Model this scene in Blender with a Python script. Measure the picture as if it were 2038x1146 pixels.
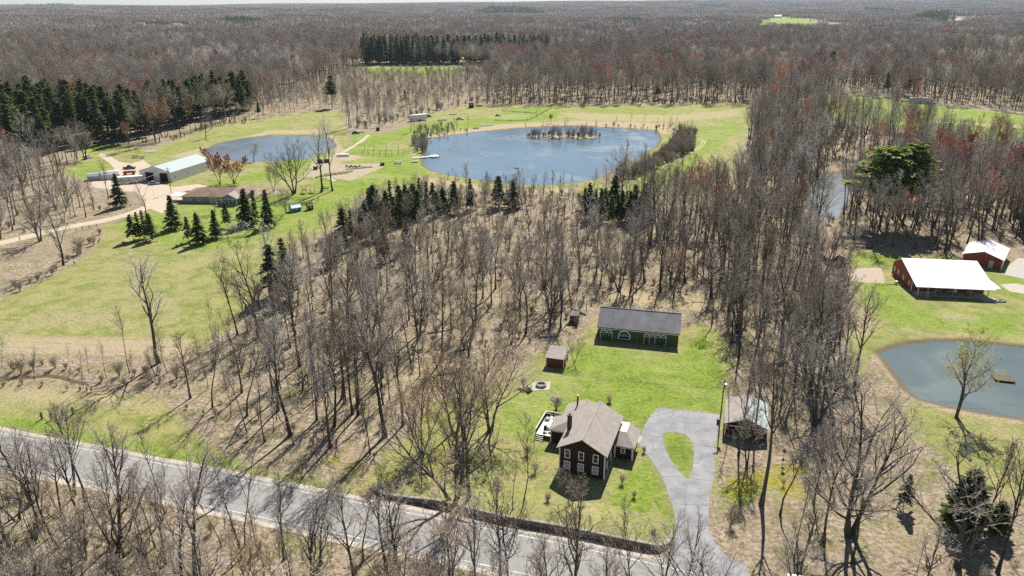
import bpy, bmesh, math, random
import numpy as np
from mathutils import Vector, Matrix

for _o in list(bpy.data.objects):
    bpy.data.objects.remove(_o)
SC = bpy.context.scene
COL = SC.collection
R = math.radians

# ------------------------------------------------------------------ camera, sky, sun, exposure
F_PX, PITCH, CAM_H = 1455.0, R(21.3), 75.0
cam_data = bpy.data.cameras.new('camera')
cam_data.sensor_width = 36.0
cam_data.lens = 36.0 * F_PX / 2038.0
cam_data.clip_start, cam_data.clip_end = 1.0, 80000.0
cam = bpy.data.objects.new('camera', cam_data)
COL.objects.link(cam)
cam.location = (0, 0, CAM_H)
cam.rotation_euler = (math.pi / 2 - PITCH, 0, 0)
SC.camera = cam

SUN_AZ, SUN_EL = R(17.0), R(46.0)          # azimuth clockwise from +Y
world = bpy.data.worlds.new('World')
SC.world = world
world.use_nodes = True
wn = world.node_tree
wn.nodes.clear()
w_out = wn.nodes.new('ShaderNodeOutputWorld')
w_bg = wn.nodes.new('ShaderNodeBackground')
w_sky = wn.nodes.new('ShaderNodeTexSky')
w_sky.sky_type = 'NISHITA'
w_sky.sun_disc = False
w_sky.sun_elevation = SUN_EL
w_sky.sun_rotation = SUN_AZ
w_sky.altitude = 250
w_sky.air_density = 1.0
w_sky.dust_density = 0.3
w_sky.ozone_density = 2.0
w_bg.inputs['Strength'].default_value = 0.052
wn.links.new(w_sky.outputs[0], w_bg.inputs[0])
wn.links.new(w_bg.outputs[0], w_out.inputs[0])

sun_data = bpy.data.lights.new('sun', 'SUN')
sun_data.energy = 5.0
sun_data.angle = R(0.53)
sun_data.color = (1.0, 0.94, 0.84)
sun = bpy.data.objects.new('sun', sun_data)
COL.objects.link(sun)
_sd = Vector((math.sin(SUN_AZ) * math.cos(SUN_EL), math.cos(SUN_AZ) * math.cos(SUN_EL), math.sin(SUN_EL)))
sun.rotation_euler = _sd.to_track_quat('Z', 'Y').to_euler()
sun.location = _sd * 300

SC.view_settings.view_transform = 'Standard'
SC.view_settings.look = 'None'
SC.view_settings.gamma = 1.0
SC.view_settings.use_curve_mapping = False
SC.view_settings.exposure = 0.84
SC.cycles.max_bounces = 5
SC.cycles.diffuse_bounces = 3
SC.cycles.glossy_bounces = 3
SC.cycles.transmission_bounces = 3
SC.cycles.transparent_max_bounces = 8
SC.cycles.volume_bounces = 0
SC.cycles.use_denoising = False
SC.cycles.use_adaptive_sampling = False

# ------------------------------------------------------------------ helpers
CP, SP = math.cos(PITCH), math.sin(PITCH)
def P(px, py, z=0.0):
    """surveyed position: a photo pixel to the ground point (x, y) at height z"""
    a = (px - 1019) / F_PX
    b = (573 - py) / F_PX
    t = (z - CAM_H) / (b * CP - SP)
    return (a * t, (CP + b * SP) * t)

def PP(pts, z=0.0):
    return [P(x, y, z) for x, y in pts]

def crop(pts, ox, oy, s=2.866):
    return [(ox + x / s, oy + y / s) for x, y in pts]

def link(o, parent=None):
    COL.objects.link(o)
    if parent is not None:
        o.parent = parent
    return o

def tag(o, label=None, cat=None, group=None, kind=None):
    if label: o['label'] = label
    if cat: o['category'] = cat
    if group: o['group'] = group
    if kind: o['kind'] = kind
    return o

def empty(name, loc=(0, 0, 0), rz=0.0, label=None, cat=None, group=None):
    o = bpy.data.objects.new(name, None)
    o.empty_display_size = 0.5
    link(o)
    o.location = loc
    o.rotation_euler = (0, 0, rz)
    return tag(o, label, cat, group)

class MB:
    """collects verts and faces of ONE mesh"""
    def __init__(self):
        self.v, self.f, self.m = [], [], []
    def face(self, pts, m=0):
        b = len(self.v)
        self.v += [tuple(p) for p in pts]
        self.f.append(tuple(range(b, b + len(pts))))
        self.m.append(m)
    def hexa(self, p, m=0):
        """8 points: bottom ring 0-3 (ccw from above), top ring 4-7"""
        b = len(self.v)
        self.v += [tuple(q) for q in p]
        for q in ((3, 2, 1, 0), (4, 5, 6, 7), (0, 1, 5, 4), (1, 2, 6, 5), (2, 3, 7, 6), (3, 0, 4, 7)):
            self.f.append(tuple(b + i for i in q)); self.m.append(m)
        return self
    def box(self, x0, y0, z0, x1, y1, z1, m=0):
        return self.hexa([(x0, y0, z0), (x1, y0, z0), (x1, y1, z0), (x0, y1, z0),
                          (x0, y0, z1), (x1, y0, z1), (x1, y1, z1), (x0, y1, z1)], m)
    def bar(self, a, b, w, h=None, m=0):
        """square bar between two points"""
        a, b = Vector(a), Vector(b)
        h = h or w
        d = (b - a).normalized()
        up = Vector((0, 0, 1)) if abs(d.z) < 0.9 else Vector((0, 1, 0))
        s = d.cross(up).normalized() * (w / 2)
        u = s.cross(d).normalized() * (h / 2)
        return self.hexa([a - s - u, a + s - u, b + s - u, b - s - u, a - s + u, a + s + u, b + s + u, b - s + u], m)
    def tube(self, pts, rad, n=8, m=0, cap=True):
        pts = [Vector(p) for p in pts]
        if not hasattr(rad, '__len__'): rad = [rad] * len(pts)
        base = len(self.v)
        for i, p in enumerate(pts):
            d = (pts[min(i + 1, len(pts) - 1)] - pts[max(i - 1, 0)]).normalized()
            up = Vector((0, 0, 1)) if abs(d.z) < 0.9 else Vector((1, 0, 0))
            s = d.cross(up).normalized(); u = s.cross(d)
            for k in range(n):
                a = 2 * math.pi * k / n
                self.v.append(tuple(p + s * (math.cos(a) * rad[i]) + u * (math.sin(a) * rad[i])))
        for i in range(len(pts) - 1):
            for k in range(n):
                k2 = (k + 1) % n
                self.f.append((base + i * n + k, base + i * n + k2, base + (i + 1) * n + k2, base + (i + 1) * n + k)); self.m.append(m)
        if cap:
            self.f.append(tuple(base + k for k in range(n))[::-1]); self.m.append(m)
            self.f.append(tuple(base + (len(pts) - 1) * n + k for k in range(n))); self.m.append(m)
        return self
    def prism(self, poly, z0, z1, m=0):
        b = len(self.v); n = len(poly)
        self.v += [(x, y, z0) for x, y in poly] + [(x, y, z1) for x, y in poly]
        self.f.append(tuple(range(b, b + n))[::-1]); self.m.append(m)
        self.f.append(tuple(range(b + n, b + 2 * n))); self.m.append(m)
        for i in range(n):
            j = (i + 1) % n
            self.f.append((b + i, b + j, b + n + j, b + n + i)); self.m.append(m)
        return self
    def profile(self, poly, x0, x1, m=0):
        """poly of (y, z) extruded along x"""
        b = len(self.v); n = len(poly)
        self.v += [(x0, y, z) for y, z in poly] + [(x1, y, z) for y, z in poly]
        self.f.append(tuple(range(b, b + n))); self.m.append(m)
        self.f.append(tuple(range(b + n, b + 2 * n))[::-1]); self.m.append(m)
        for i in range(n):
            j = (i + 1) % n
            self.f.append((b + j, b + i, b + n + i, b + n + j)); self.m.append(m)
        return self
    def mesh(self, name, mats, smooth=False):
        me = bpy.data.meshes.new(name)
        me.from_pydata(self.v, [], self.f)
        if not isinstance(mats, (list, tuple)): mats = [mats]
        for mm in mats: me.materials.append(mm)
        if len(mats) > 1:
            me.polygons.foreach_set('material_index', self.m)
        if smooth:
            me.polygons.foreach_set('use_smooth', [True] * len(me.polygons))
        me.update()
        return me
    def build(self, name, mats, parent=None, smooth=False, bevel=0.0, fix=True):
        me = self.mesh(name, mats, smooth)
        if fix:
            bm = bmesh.new(); bm.from_mesh(me)
            bmesh.ops.recalc_face_normals(bm, faces=bm.faces)
            bm.to_mesh(me); bm.free()
        o = bpy.data.objects.new(name, me)
        link(o, parent)
        if bevel:
            b = o.modifiers.new('bevel', 'BEVEL'); b.width = bevel; b.segments = 1; b.limit_method = 'ANGLE'
        return o

def copy_tree(o, parent=None):
    c = o.copy()
    COL.objects.link(c)
    c.parent = parent
    for ch in o.children:
        copy_tree(ch, c)
    return c

# ------------------------------------------------------------------ materials
def nt(name):
    m = bpy.data.materials.new(name)
    m.use_nodes = True
    t = m.node_tree
    bsdf = t.nodes['Principled BSDF']
    return m, t, bsdf

def N(t, typ, **kw):
    n = t.nodes.new(typ)
    for k, v in kw.items():
        if k.startswith('i_'):
            n.inputs[k[2:].replace('_', ' ')].default_value = v
        else:
            setattr(n, k, v)
    return n

def math_node(t, op, a, b=None, c=None, clamp=False):
    n = t.nodes.new('ShaderNodeMath'); n.operation = op; n.use_clamp = clamp
    for i, x in enumerate((a, b, c)):
        if x is None: continue
        if isinstance(x, (int, float)): n.inputs[i].default_value = x
        else: t.links.new(x, n.inputs[i])
    return n.outputs[0]

def mix_node(t, f, a, b, blend='MIX'):
    n = t.nodes.new('ShaderNodeMix'); n.data_type = 'RGBA'; n.blend_type = blend
    for s, x in ((n.inputs[0], f), (n.inputs[6], a), (n.inputs[7], b)):
        if isinstance(x, (int, float)): s.default_value = x
        elif isinstance(x, (tuple, list)): s.default_value = tuple(x) + ((1,) if len(x) == 3 else ())
        else: t.links.new(x, s)
    return n.outputs[2]

def noise(t, vec, scale, detail=4, rough=0.6, dist=0.0):
    n = t.nodes.new('ShaderNodeTexNoise')
    n.inputs['Scale'].default_value = scale; n.inputs['Detail'].default_value = detail
    n.inputs['Roughness'].default_value = rough; n.inputs['Distortion'].default_value = dist
    if vec is not None: t.links.new(vec, n.inputs['Vector'])
    return n.outputs[0]

def ramp(t, fac, stops):
    n = t.nodes.new('ShaderNodeValToRGB')
    e = n.color_ramp.elements
    while len(e) < len(stops): e.new(0.5)
    for k, (p, c) in enumerate(stops):
        e[k].position = p
        e[k].color = (tuple(c) + (1,)) if isinstance(c, (tuple, list)) else (c, c, c, 1)
    t.links.new(fac, n.inputs[0])
    return n.outputs[0]

def bump(t, bsdf, h, strength=0.4, dist=0.05):
    b = t.nodes.new('ShaderNodeBump'); b.inputs['Strength'].default_value = strength; b.inputs['Distance'].default_value = dist
    t.links.new(h, b.inputs['Height']); t.links.new(b.outputs[0], bsdf.inputs['Normal'])

MATS = {}
def mat(name, col, rough=0.8, var=0.12, scale=2.0, metal=0.0, coord='Object', bumpy=0.0, spec=0.3, stretch=None):
    """weathered paint / wood / metal: base colour broken by two scales of noise"""
    if name in MATS: return MATS[name]
    m, t, b = nt(name)
    tc = t.nodes.new('ShaderNodeTexCoord')
    vec = tc.outputs[coord]
    if stretch:
        mp = t.nodes.new('ShaderNodeMapping'); mp.inputs['Scale'].default_value = stretch
        t.links.new(vec, mp.inputs[0]); vec = mp.outputs[0]
    n1 = noise(t, vec, scale, 5, 0.65); n2 = noise(t, vec, scale * 9, 3, 0.6)
    f = math_node(t, 'ADD', math_node(t, 'MULTIPLY', n1, 0.65), math_node(t, 'MULTIPLY', n2, 0.35))
    lo = tuple(c * (1 - var * 1.6) for c in col); hi = tuple(min(1, c * (1 + var * 1.6)) for c in col)
    t.links.new(ramp(t, f, [(0.3, lo), (0.7, hi)]), b.inputs['Base Color'])
    b.inputs['Roughness'].default_value = rough; b.inputs['Metallic'].default_value = metal
    b.inputs['Specular IOR Level'].default_value = spec
    if bumpy: bump(t, b, n2, bumpy, 0.03)
    MATS[name] = m
    return m
# ------------------------------------------------------------------ land cover, surveyed as outlines
def shape(px, ox=0, oy=0, s=1.0):
    return PP(crop(px, ox, oy, s))

POND_MAIN = shape([(575,790),(680,775),(800,760),(900,748),(1000,738),(1100,728),(1250,720),(1400,716),(1600,724),(1800,736),(1880,745),
                   (1900,790),(1880,830),(1800,880),(1720,925),(1650,975),(1550,1010),(1450,1035),(1250,1052),(1080,1047),(900,1027),
                   (750,1002),(620,977),(560,945),(545,900),(565,850)], 650, 0, 2.866)
ISLAND = shape([(1130,778),(1190,768),(1260,770),(1350,764),(1480,766),(1550,774),(1570,782),(1500,788),(1440,793),(1380,784),(1300,788),(1230,783),(1180,786)], 650, 0, 2.866)
POND_LEFT = shape([(1150,862),(1250,815),(1400,785),(1550,772),(1750,770),(1880,790),(1905,830),(1850,872),(1750,902),(1600,912),(1430,922),(1330,910),(1200,890)], 0, 0, 2.866)
POND_RIGHT = PP([(1751,700),(1778,691),(1816,682),(1861,678),(1931,678),(1984,684),(2038,690),(2150,705),(2250,760),(2240,815),(2140,833),(2038,830),
                 (1966,819),(1914,810),(1882,804),(1833,791),(1809,774),(1790,748),(1768,720)])
SWAMP = PP([(1600,385),(1622,362),(1650,345),(1690,338),(1750,345),(1775,360),(1730,372),(1695,385),(1680,408),(1668,432),(1640,440),(1618,425)])
CREEK = PP([(-60,752),(0,749),(40,744),(70,745),(95,741),(130,746),(150,753),(170,757),(200,772),(225,786),(200,779),(165,764),(140,759),(118,752),(90,748),(60,752),(30,752),(0,758),(-60,762)])
WATERS = [POND_MAIN, POND_LEFT, POND_RIGHT, SWAMP, CREEK]

LAWN, FIELD, DRY, DIRT, MOSS, MUD = 0, 1, 2, 3, 4, 5
COVER = [
 # class, outline, feather (m), amount
 (FIELD, PP([(-300,700),(-80,625),(0,598),(60,570),(140,532),(185,500),(203,462),(206,446),(300,430),(470,440),(560,425),(650,385),(720,378),(700,425),(650,460),(575,485),(545,520),(500,600),(460,655),(400,690),(330,700),(0,690)]), 3, 1),
 (LAWN, PP([(205,448),(330,405),(480,400),(640,368),(735,378),(690,410),(610,455),(520,475),(420,500),(330,490),(250,470)]), 6, .75),
 (LAWN, PP([(560,545),(480,540),(300,545),(180,545),(300,520),(480,515),(560,510)]), 8, .35),
 (DRY, PP([(0,640),(120,600),(260,600),(330,640),(250,668),(0,668)]), 12, .55),
 (DRY, PP([(0,668),(380,672),(390,700),(340,712),(0,705)]), 4, .9),
 (FIELD, PP([(-300,770),(0,772),(90,768),(190,780),(320,792),(360,840),(440,900),(560,940),(760,980),(700,990),(480,945),(0,850),(-300,790)]), 4, 1),
 (LAWN, PP([(-300,790),(0,826),(100,838),(250,872),(400,905),(480,920),(480,940),(330,912),(0,848),(-300,800)]), 2.5, .9),
 (DRY, PP([(0,760),(180,770),(330,795),(330,830),(180,815),(0,800)]), 5, .7),
 # farm across the field
 (FIELD, PP([(120,345),(170,300),(230,282),(300,300),(420,250),(600,223),(680,220),(692,262),(690,300),(730,280),(820,262),(850,230),(930,210),(1500,206),(1490,260),(1475,300),(1490,350),(1450,400),(1350,400),(1230,400),(1050,372),(860,372),(760,372),(700,400),(600,380),(450,360),(420,380),(330,390),(200,360)]), 3, 1),
 (LAWN, PP([(600,345),(640,300),(690,292),(730,288),(810,305),(850,330),(850,352),(770,372),(700,392),(640,375)]), 4, 1),
 (LAWN, PP([(690,268),(780,262),(800,250),(880,240),(1000,232),(1000,214),(1120,212),(1110,236),(960,252),(900,258),(820,272),(760,290),(700,292)]), 3, .8),
 (LAWN, PP([(1140,214),(1340,216),(1330,228),(1180,226)]), 5, .6),
 (LAWN, PP([(1380,250),(1420,250),(1470,236),(1480,262),(1420,300),(1370,345),(1300,380),(1240,372),(1300,350),(1370,300)]), 5, .65),
 (LAWN, PP([(330,392),(400,365),(500,345),(540,330),(640,300),(660,310),(560,352),(440,380),(390,392)]), 4, .8),
 (LAWN, PP([(120,340),(200,312),(228,318),(215,345),(150,360)]), 4, .7),
 (LAWN, PP([(150,300),(200,278),(210,300),(170,308)]), 3, .8),
 (LAWN, PP([(240,305),(330,285),(440,265),(520,240),(600,235),(560,260),(420,296),(300,318)]), 5, .45),
 (DRY, PP([(420,300),(470,285),(540,266),(640,268),(662,282),(660,310),(600,326),(680,330),(690,300),(660,258),(540,258),(440,282),(330,312),(380,318)]), 3, .75),
 (DRY, PP([(845,270),(1000,246),(1150,240),(1330,245),(1360,255),(1340,268),(1200,256),(1000,262),(860,285)]), 2.5, .75),
  (DRY, ISLAND, 3, 1.0),
 (DRY, PP([(1100,222),(1330,228),(1480,215),(1480,232),(1330,245),(1150,240)]), 8, .6),
 (DRY, PP([(1440,270),(1490,280),(1490,380),(1420,400),(1400,360),(1450,320)]), 6, .5),
 (DRY, PP([(820,345),(870,355),(960,370),(1060,376),(1160,372),(1160,384),(1000,384),(850,368)]), 2.5, .8),
 (DIRT, PP([(1000,232),(1040,224),(1060,230),(1040,240),(985,240)]), 3, .4),
 # house lot
 (FIELD, PP([(700,985),(760,915),(820,860),(860,800),(960,770),(1040,735),(1075,700),(1150,680),(1190,630),(1360,660),(1400,640),(1460,690),(1450,800),(1440,830),(1430,900),(1420,990),(1340,1100),(1200,1075),(1000,1030),(800,985)]), 3, 1),
 (LAWN, PP([(1010,795),(1060,740),(1100,745),(1140,720),(1150,690),(1180,690),(1350,708),(1400,655),(1425,700),(1445,760),(1437,822),(1320,806),(1280,850),(1240,830),(1130,850),(1060,880),(985,860)]), 3.5, 1),
 (LAWN, PP([(1225,960),(1290,905),(1325,985),(1340,1050),(1325,1085),(1240,1070),(1190,1030)]), 2.5, .8),
 (LAWN, PP([(1315,862),(1360,860),(1385,900),(1372,955),(1330,920)]), 2, .75),
 (LAWN, PP([(1420,940),(1500,960),(1600,920),(1600,990),(1500,1010),(1415,1010)]), 5, .6),
 (DRY, PP([(930,1000),(1010,930),(1060,920),(1090,960),(1100,1010),(1060,1050),(960,1030)]), 4, .45),
 (DRY, PP([(1180,570),(1330,580),(1400,590),(1410,625),(1300,612),(1190,605)]), 5, .8),
 (LAWN, PP([(580,880),(700,900),(780,930),(720,968),(620,940)]), 6, .5),
 (DRY, PP([(640,780),(760,720),(860,690),(900,740),(780,800),(700,850)]), 6, .5),
 # neighbour with the red barns
 (FIELD, PP([(1680,500),(1740,496),(1800,505),(2038,520),(2300,540),(2300,700),(2038,690),(1900,672),(1800,680),(1740,705),(1700,760),(1690,690),(1700,600)]), 3, 1),
 (LAWN, PP([(1690,505),(1740,502),(1795,512),(1790,545),(1760,530),(1690,535)]), 2.5, .9),
 (LAWN, PP([(1710,565),(1790,558),(1830,610),(1990,625),(2040,600),(2040,680),(1980,670),(1900,665),(1780,650),(1720,610)]), 4, .75),
 (LAWN, PP([(1985,545),(2040,540),(2040,600),(1990,585)]), 3, .8),
 (DRY, PP([(1690,600),(1740,620),(1760,660),(1700,690),(1680,650)]), 5, .7),
 (DRY, PP([(1850,612),(1960,625),(1960,645),(1860,640)]), 4, .6),
 (DRY, PP([(1735,712),(1745,692),(1780,684),(1860,670),(1935,671),(2038,682),(2038,692),(1930,682),(1860,682),(1785,696),(1765,720),(1800,775),(1840,797),(1900,812),(2040,838),(2040,850),(1880,822),(1800,790)]), 2, .8),
 (DIRT, PP([(1682,535),(1755,532),(1762,564),(1690,560)]), 1, .9),
 (FIELD, PP([(1800,795),(1880,812),(2040,840),(2300,860),(2300,1060),(2040,1010),(1930,960),(1850,900),(1800,850)]), 6, .9),
 (LAWN, PP([(1830,820),(1890,840),(1890,900),(1850,960),(1810,900)]), 6, .55),
 (DRY, PP([(1700,900),(1800,930),(1880,980),(1900,1060),(2038,1146),(1800,1146),(1640,1100),(1720,1000)]), 7, .45),
 (LAWN, PP([(1560,1070),(1760,1090),(1760,1146),(1500,1146)]), 6, .4),
 (LAWN, PP([(480,1040),(640,1060),(760,1146),(560,1146)]), 5, .5),
 (MOSS, PP([(1500,930),(1560,910),(1610,930),(1620,985),(1580,1010),(1540,980),(1440,1000),(1430,950)]), 4, .8),
 (MOSS, PP([(620,885),(700,890),(760,925),(790,960),(720,960),(640,925)]), 5, .7), (MOSS, PP([(850,860),(900,880),(950,1010),(860,985),(810,930)]), 6, .65), (MOSS, PP([(1580,1040),(1600,1030),(1630,1080),(1600,1090)]), 4, .6),
 # fields further off
 (LAWN, PP([(1630,188),(1720,188),(1840,205),(2050,230),(2050,282),(1880,290),(1840,262),(1700,245),(1640,230)]), 4, .9),
 (DRY, PP([(1850,240),(2050,250),(2050,256),(1850,245)]), 3, .8),
 (LAWN, PP([(712,134),(760,131),(925,131),(922,150),(740,156)]), 6, .9),
 (LAWN, PP([(1512,40),(1560,36),(1625,41),(1650,64),(1500,64)]), 15, 1), (FIELD, PP([(268,51),(380,52),(390,68),(255,66)]), 15, 1), (DRY, PP([(1850,38),(1925,38),(1940,54),(1840,54)]), 15, 1), (FIELD, PP([(1870,114),(1990,114),(2060,130),(2060,160),(1950,158),(1880,150)]), 5, .9),
 (FIELD, PP([(1900,125),(1990,125),(2030,140),(1960,150)]), 6, .8),
]

def seg_dist(X, Y, poly):
    d = np.full(X.shape, 1e9); inside = np.zeros(X.shape, bool)
    n = len(poly)
    for i in range(n):
        x0, y0 = poly[i]; x1, y1 = poly[(i + 1) % n]
        dx, dy = x1 - x0, y1 - y0
        L = dx * dx + dy * dy + 1e-9
        t = np.clip(((X - x0) * dx + (Y - y0) * dy) / L, 0, 1)
        d = np.minimum(d, np.hypot(X - x0 - t * dx, Y - y0 - t * dy))
        c = ((y0 > Y) != (y1 > Y)) & (X < (x1 - x0) * (Y - y0) / (y1 - y0 + 1e-12) + x0)
        inside ^= c
    return np.where(inside, d, -d)

def sdf(X, Y, poly, pad):
    """signed distance (positive inside), only worked out near the outline's box"""
    xs = [p[0] for p in poly]; ys = [p[1] for p in poly]
    sel = (X > min(xs) - pad) & (X < max(xs) + pad) & (Y > min(ys) - pad) & (Y < max(ys) + pad)
    out = np.full(X.shape, -1e6)
    if sel.any(): out[sel] = seg_dist(X[sel], Y[sel], poly)
    return out

def smooth(e0, e1, x):
    t = np.clip((x - e0) / (e1 - e0), 0, 1)
    return t * t * (3 - 2 * t)

def hills(X, Y):
    """gentle far relief; dead level over the surveyed valley floor"""
    d = np.hypot(X, Y)
    a = smooth(1800, 7000, d)
    h = 9 * np.sin(X / 1100 + 0.7) * np.cos(Y / 1500) + 7 * np.sin(X / 640 + Y / 900) + 5 * np.sin(Y / 420 - X / 1300)
    rise = smooth(3000, 13000, d) * (62 + 52 * np.clip(X / 6000, -1, 1))
    return a * (h + 4) + rise

def graded(a, b, fine, far, grow):
    out = [0.0]; step = fine
    while out[-1] < far:
        out.append(out[-1] + step)
        if out[-1] > b: step *= grow
    return out

gx = graded(0, 165, 1.15, 22000, 1.05)
gx = np.array([-x for x in gx[:0:-1]] + gx)
ys = [40.0]; st = 1.0
while ys[-1] < 24000:
    ys.append(ys[-1] + st)
    if ys[-1] > 215: st = min(st * 1.012, 3.0) if ys[-1] < 620 else st * 1.06
gy = np.array([-3000, -600, -150, -40, 0, 20, 32] + ys)
GX, GY = np.meshgrid(gx, gy)
gX, gY = GX.ravel(), GY.ravel()
GZ = hills(gX, gY)
rng = np.random.default_rng(7)
wet = np.zeros(gX.shape); mud = np.zeros(gX.shape)
for W in WATERS:
    s = sdf(gX, gY, W, 6)
    if W is POND_MAIN:
        s = np.minimum(s, -sdf(gX, gY, ISLAND, 60))
    wet = np.maximum(wet, smooth(-2.2, 2.2, s)); mud = np.maximum(mud, smooth(-3.0, -.4, s) * (0 if W is CREEK else 1))
GZ = GZ - 0.7 * wet
cover = np.zeros((len(gX), 6), np.float32)
for cls, poly, fe, amt in COVER:
    w = smooth(-fe, fe, sdf(gX, gY, poly, fe * 1.5)) * amt
    if cls == FIELD:
        cover[:, FIELD] = np.maximum(cover[:, FIELD], w)
    else:
        cover[:, cls] = np.maximum(cover[:, cls], w)
cover[:, MUD] = mud
nx, ny = len(gx), len(gy)
idx = np.arange(nx * ny).reshape(ny, nx)
quads = np.stack([idx[:-1, :-1], idx[:-1, 1:], idx[1:, 1:], idx[1:, :-1]], -1).reshape(-1, 4)
gm = bpy.data.meshes.new('ground')
gm.vertices.add(nx * ny)
gm.vertices.foreach_set('co', np.stack([gX, gY, GZ], -1).astype(np.float32).ravel())
gm.loops.add(quads.size); gm.loops.foreach_set('vertex_index', quads.astype(np.int32).ravel())
gm.polygons.add(len(quads)); gm.polygons.foreach_set('loop_start', np.arange(0, quads.size, 4, dtype=np.int32))
gm.update(calc_edges=True)
gm.polygons.foreach_set('use_smooth', np.ones(len(quads), bool))
for k, nm in enumerate(('lawn', 'field', 'dry', 'dirt', 'moss', 'mud')):
    at = gm.attributes.new(nm, 'FLOAT', 'POINT'); at.data.foreach_set('value', np.ascontiguousarray(cover[:, k]))

def ground_material(name, fixed=None):
    m, t, b = nt(name)
    geo = t.nodes.new('ShaderNodeNewGeometry'); pos = geo.outputs['Position']
    def attr(n):
        if fixed is not None: return fixed.get(n, 0.0)
        a = t.nodes.new('ShaderNodeAttribute'); a.attribute_name = n
        return a.outputs['Fac']
    nbig = noise(t, pos, 0.06, 4, 0.6, 0.8)
    nmid = noise(t, pos, 0.22, 5, 0.65, 0.6)
    nfin = noise(t, pos, 1.3, 5, 0.7, 0.4)
    nmic = noise(t, pos, 5.0, 3, 0.7)
    def sharpen(a, lo, hi, nz, amp):
        # ragged edge: the surveyed outline shifted by noise
        v = math_node(t, 'ADD', a, math_node(t, 'MULTIPLY', math_node(t, 'SUBTRACT', nz, 0.5), amp))
        mr = t.nodes.new('ShaderNodeMapRange'); mr.interpolation_type = 'SMOOTHSTEP'
        mr.inputs[1].default_value = lo; mr.inputs[2].default_value = hi
        if isinstance(v, float): mr.inputs[0].default_value = v
        else: t.links.new(v, mr.inputs[0])
        return mr.outputs[0]
    # leaf litter: pale fallen leaves, brown soil, grey twigs
    lit = ramp(t, nfin, [(0.25, (0.065, 0.048, 0.034)), (0.41, (0.20, 0.158, 0.115)), (0.55, (0.37, 0.30, 0.225)), (0.73, (0.56, 0.48, 0.375))])
    lit = mix_node(t, math_node(t, 'MULTIPLY', ramp(t, nmid, [(0.45, 0.0), (0.62, 1.0)]), 0.6), lit, (0.125, 0.14, 0.035))
    lit = mix_node(t, ramp(t, nbig, [(0.4, 0.0), (0.7, 0.6)]), lit, mix_node(t, nfin, (0.15, 0.105, 0.075), (0.36, 0.285, 0.205)))
    # rough spring field: straw over new green
    fld = mix_node(t, ramp(t, nmid, [(0.34, 0.0), (0.58, 1.0)]), (0.12, 0.185, 0.022), (0.33, 0.305, 0.125))
    fld = mix_node(t, ramp(t, nbig, [(0.50, 0.0), (0.66, 0.7)]), fld, mix_node(t, nfin, (0.24, 0.20, 0.10), (0.50, 0.43, 0.26)))
    fld = mix_node(t, ramp(t, nfin, [(0.35, 0.55), (0.62, 0.0)]), fld, (0.10, 0.13, 0.022))
    fld = mix_node(t, ramp(t, nmic, [(0.48, 0.0), (0.70, 0.6)]), fld, (0.46, 0.40, 0.22))
    # mown grass
    lwn = mix_node(t, ramp(t, nmid, [(0.35, 0.0), (0.65, 1.0)]), (0.105, 0.185, 0.012), (0.225, 0.30, 0.05))
    lwn = mix_node(t, ramp(t, nfin, [(0.45, 0.0), (0.72, 0.7)]), lwn, (0.36, 0.37, 0.12))
    lwn = mix_node(t, ramp(t, nfin, [(0.30, 0.65), (0.46, 0.0)]), lwn, (0.060, 0.115, 0.010))
    lwn = mix_node(t, ramp(t, nbig, [(0.50, 0.0), (0.70, 0.6)]), lwn, mix_node(t, nfin, (0.26, 0.26, 0.08), (0.46, 0.41, 0.22)))
    lwn = mix_node(t, ramp(t, nmic, [(0.3, 0.5), (0.5, 0.0)]), lwn, (0.07, 0.12, 0.012))
    dry = mix_node(t, nfin, (0.27, 0.215, 0.12), (0.56, 0.47, 0.31))
    dry = mix_node(t, ramp(t, nmic, [(0.35, 0.6), (0.55, 0.0)]), dry, (0.16, 0.12, 0.07))
    drt = mix_node(t, nfin, (0.34, 0.27, 0.21), (0.52, 0.45, 0.37))
    c = mix_node(t, sharpen(attr('field'), 0.30, 0.70, nmid, 0.7), lit, fld)
    c = mix_node(t, sharpen(attr('lawn'), 0.25, 0.80, nmid, 0.9), c, lwn)
    c = mix_node(t, sharpen(attr('dry'), 0.30, 0.80, nfin, 0.9), c, dry)
    c = mix_node(t, sharpen(attr('dirt'), 0.30, 0.70, nfin, 0.7), c, drt)
    c = mix_node(t, math_node(t, 'MULTIPLY', sharpen(attr('mud'), 0.25, 0.9, nfin, 1.2), 0.85), c, mix_node(t, nmic, (0.07, 0.055, 0.035), (0.20, 0.16, 0.105)))
    c = mix_node(t, math_node(t, 'MULTIPLY', sharpen(attr('moss'), 0.35, 0.85, nmid, 1.1), 0.8), c, mix_node(t, nfin, (0.17, 0.17, 0.012), (0.40, 0.34, 0.03)))
    t.links.new(c, b.inputs['Base Color'])
    b.inputs['Roughness'].default_value = 0.95
    b.inputs['Specular IOR Level'].default_value = 0.1
    bump(t, b, math_node(t, 'ADD', nfin, math_node(t, 'MULTIPLY', nmic, 0.5)), 0.9, 0.35)
    return m
M_GROUND = ground_material('ground_cover')
gm.materials.append(M_GROUND)
ground = bpy.data.objects.new('ground', gm)
link(ground); tag(ground, kind='structure')

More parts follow.
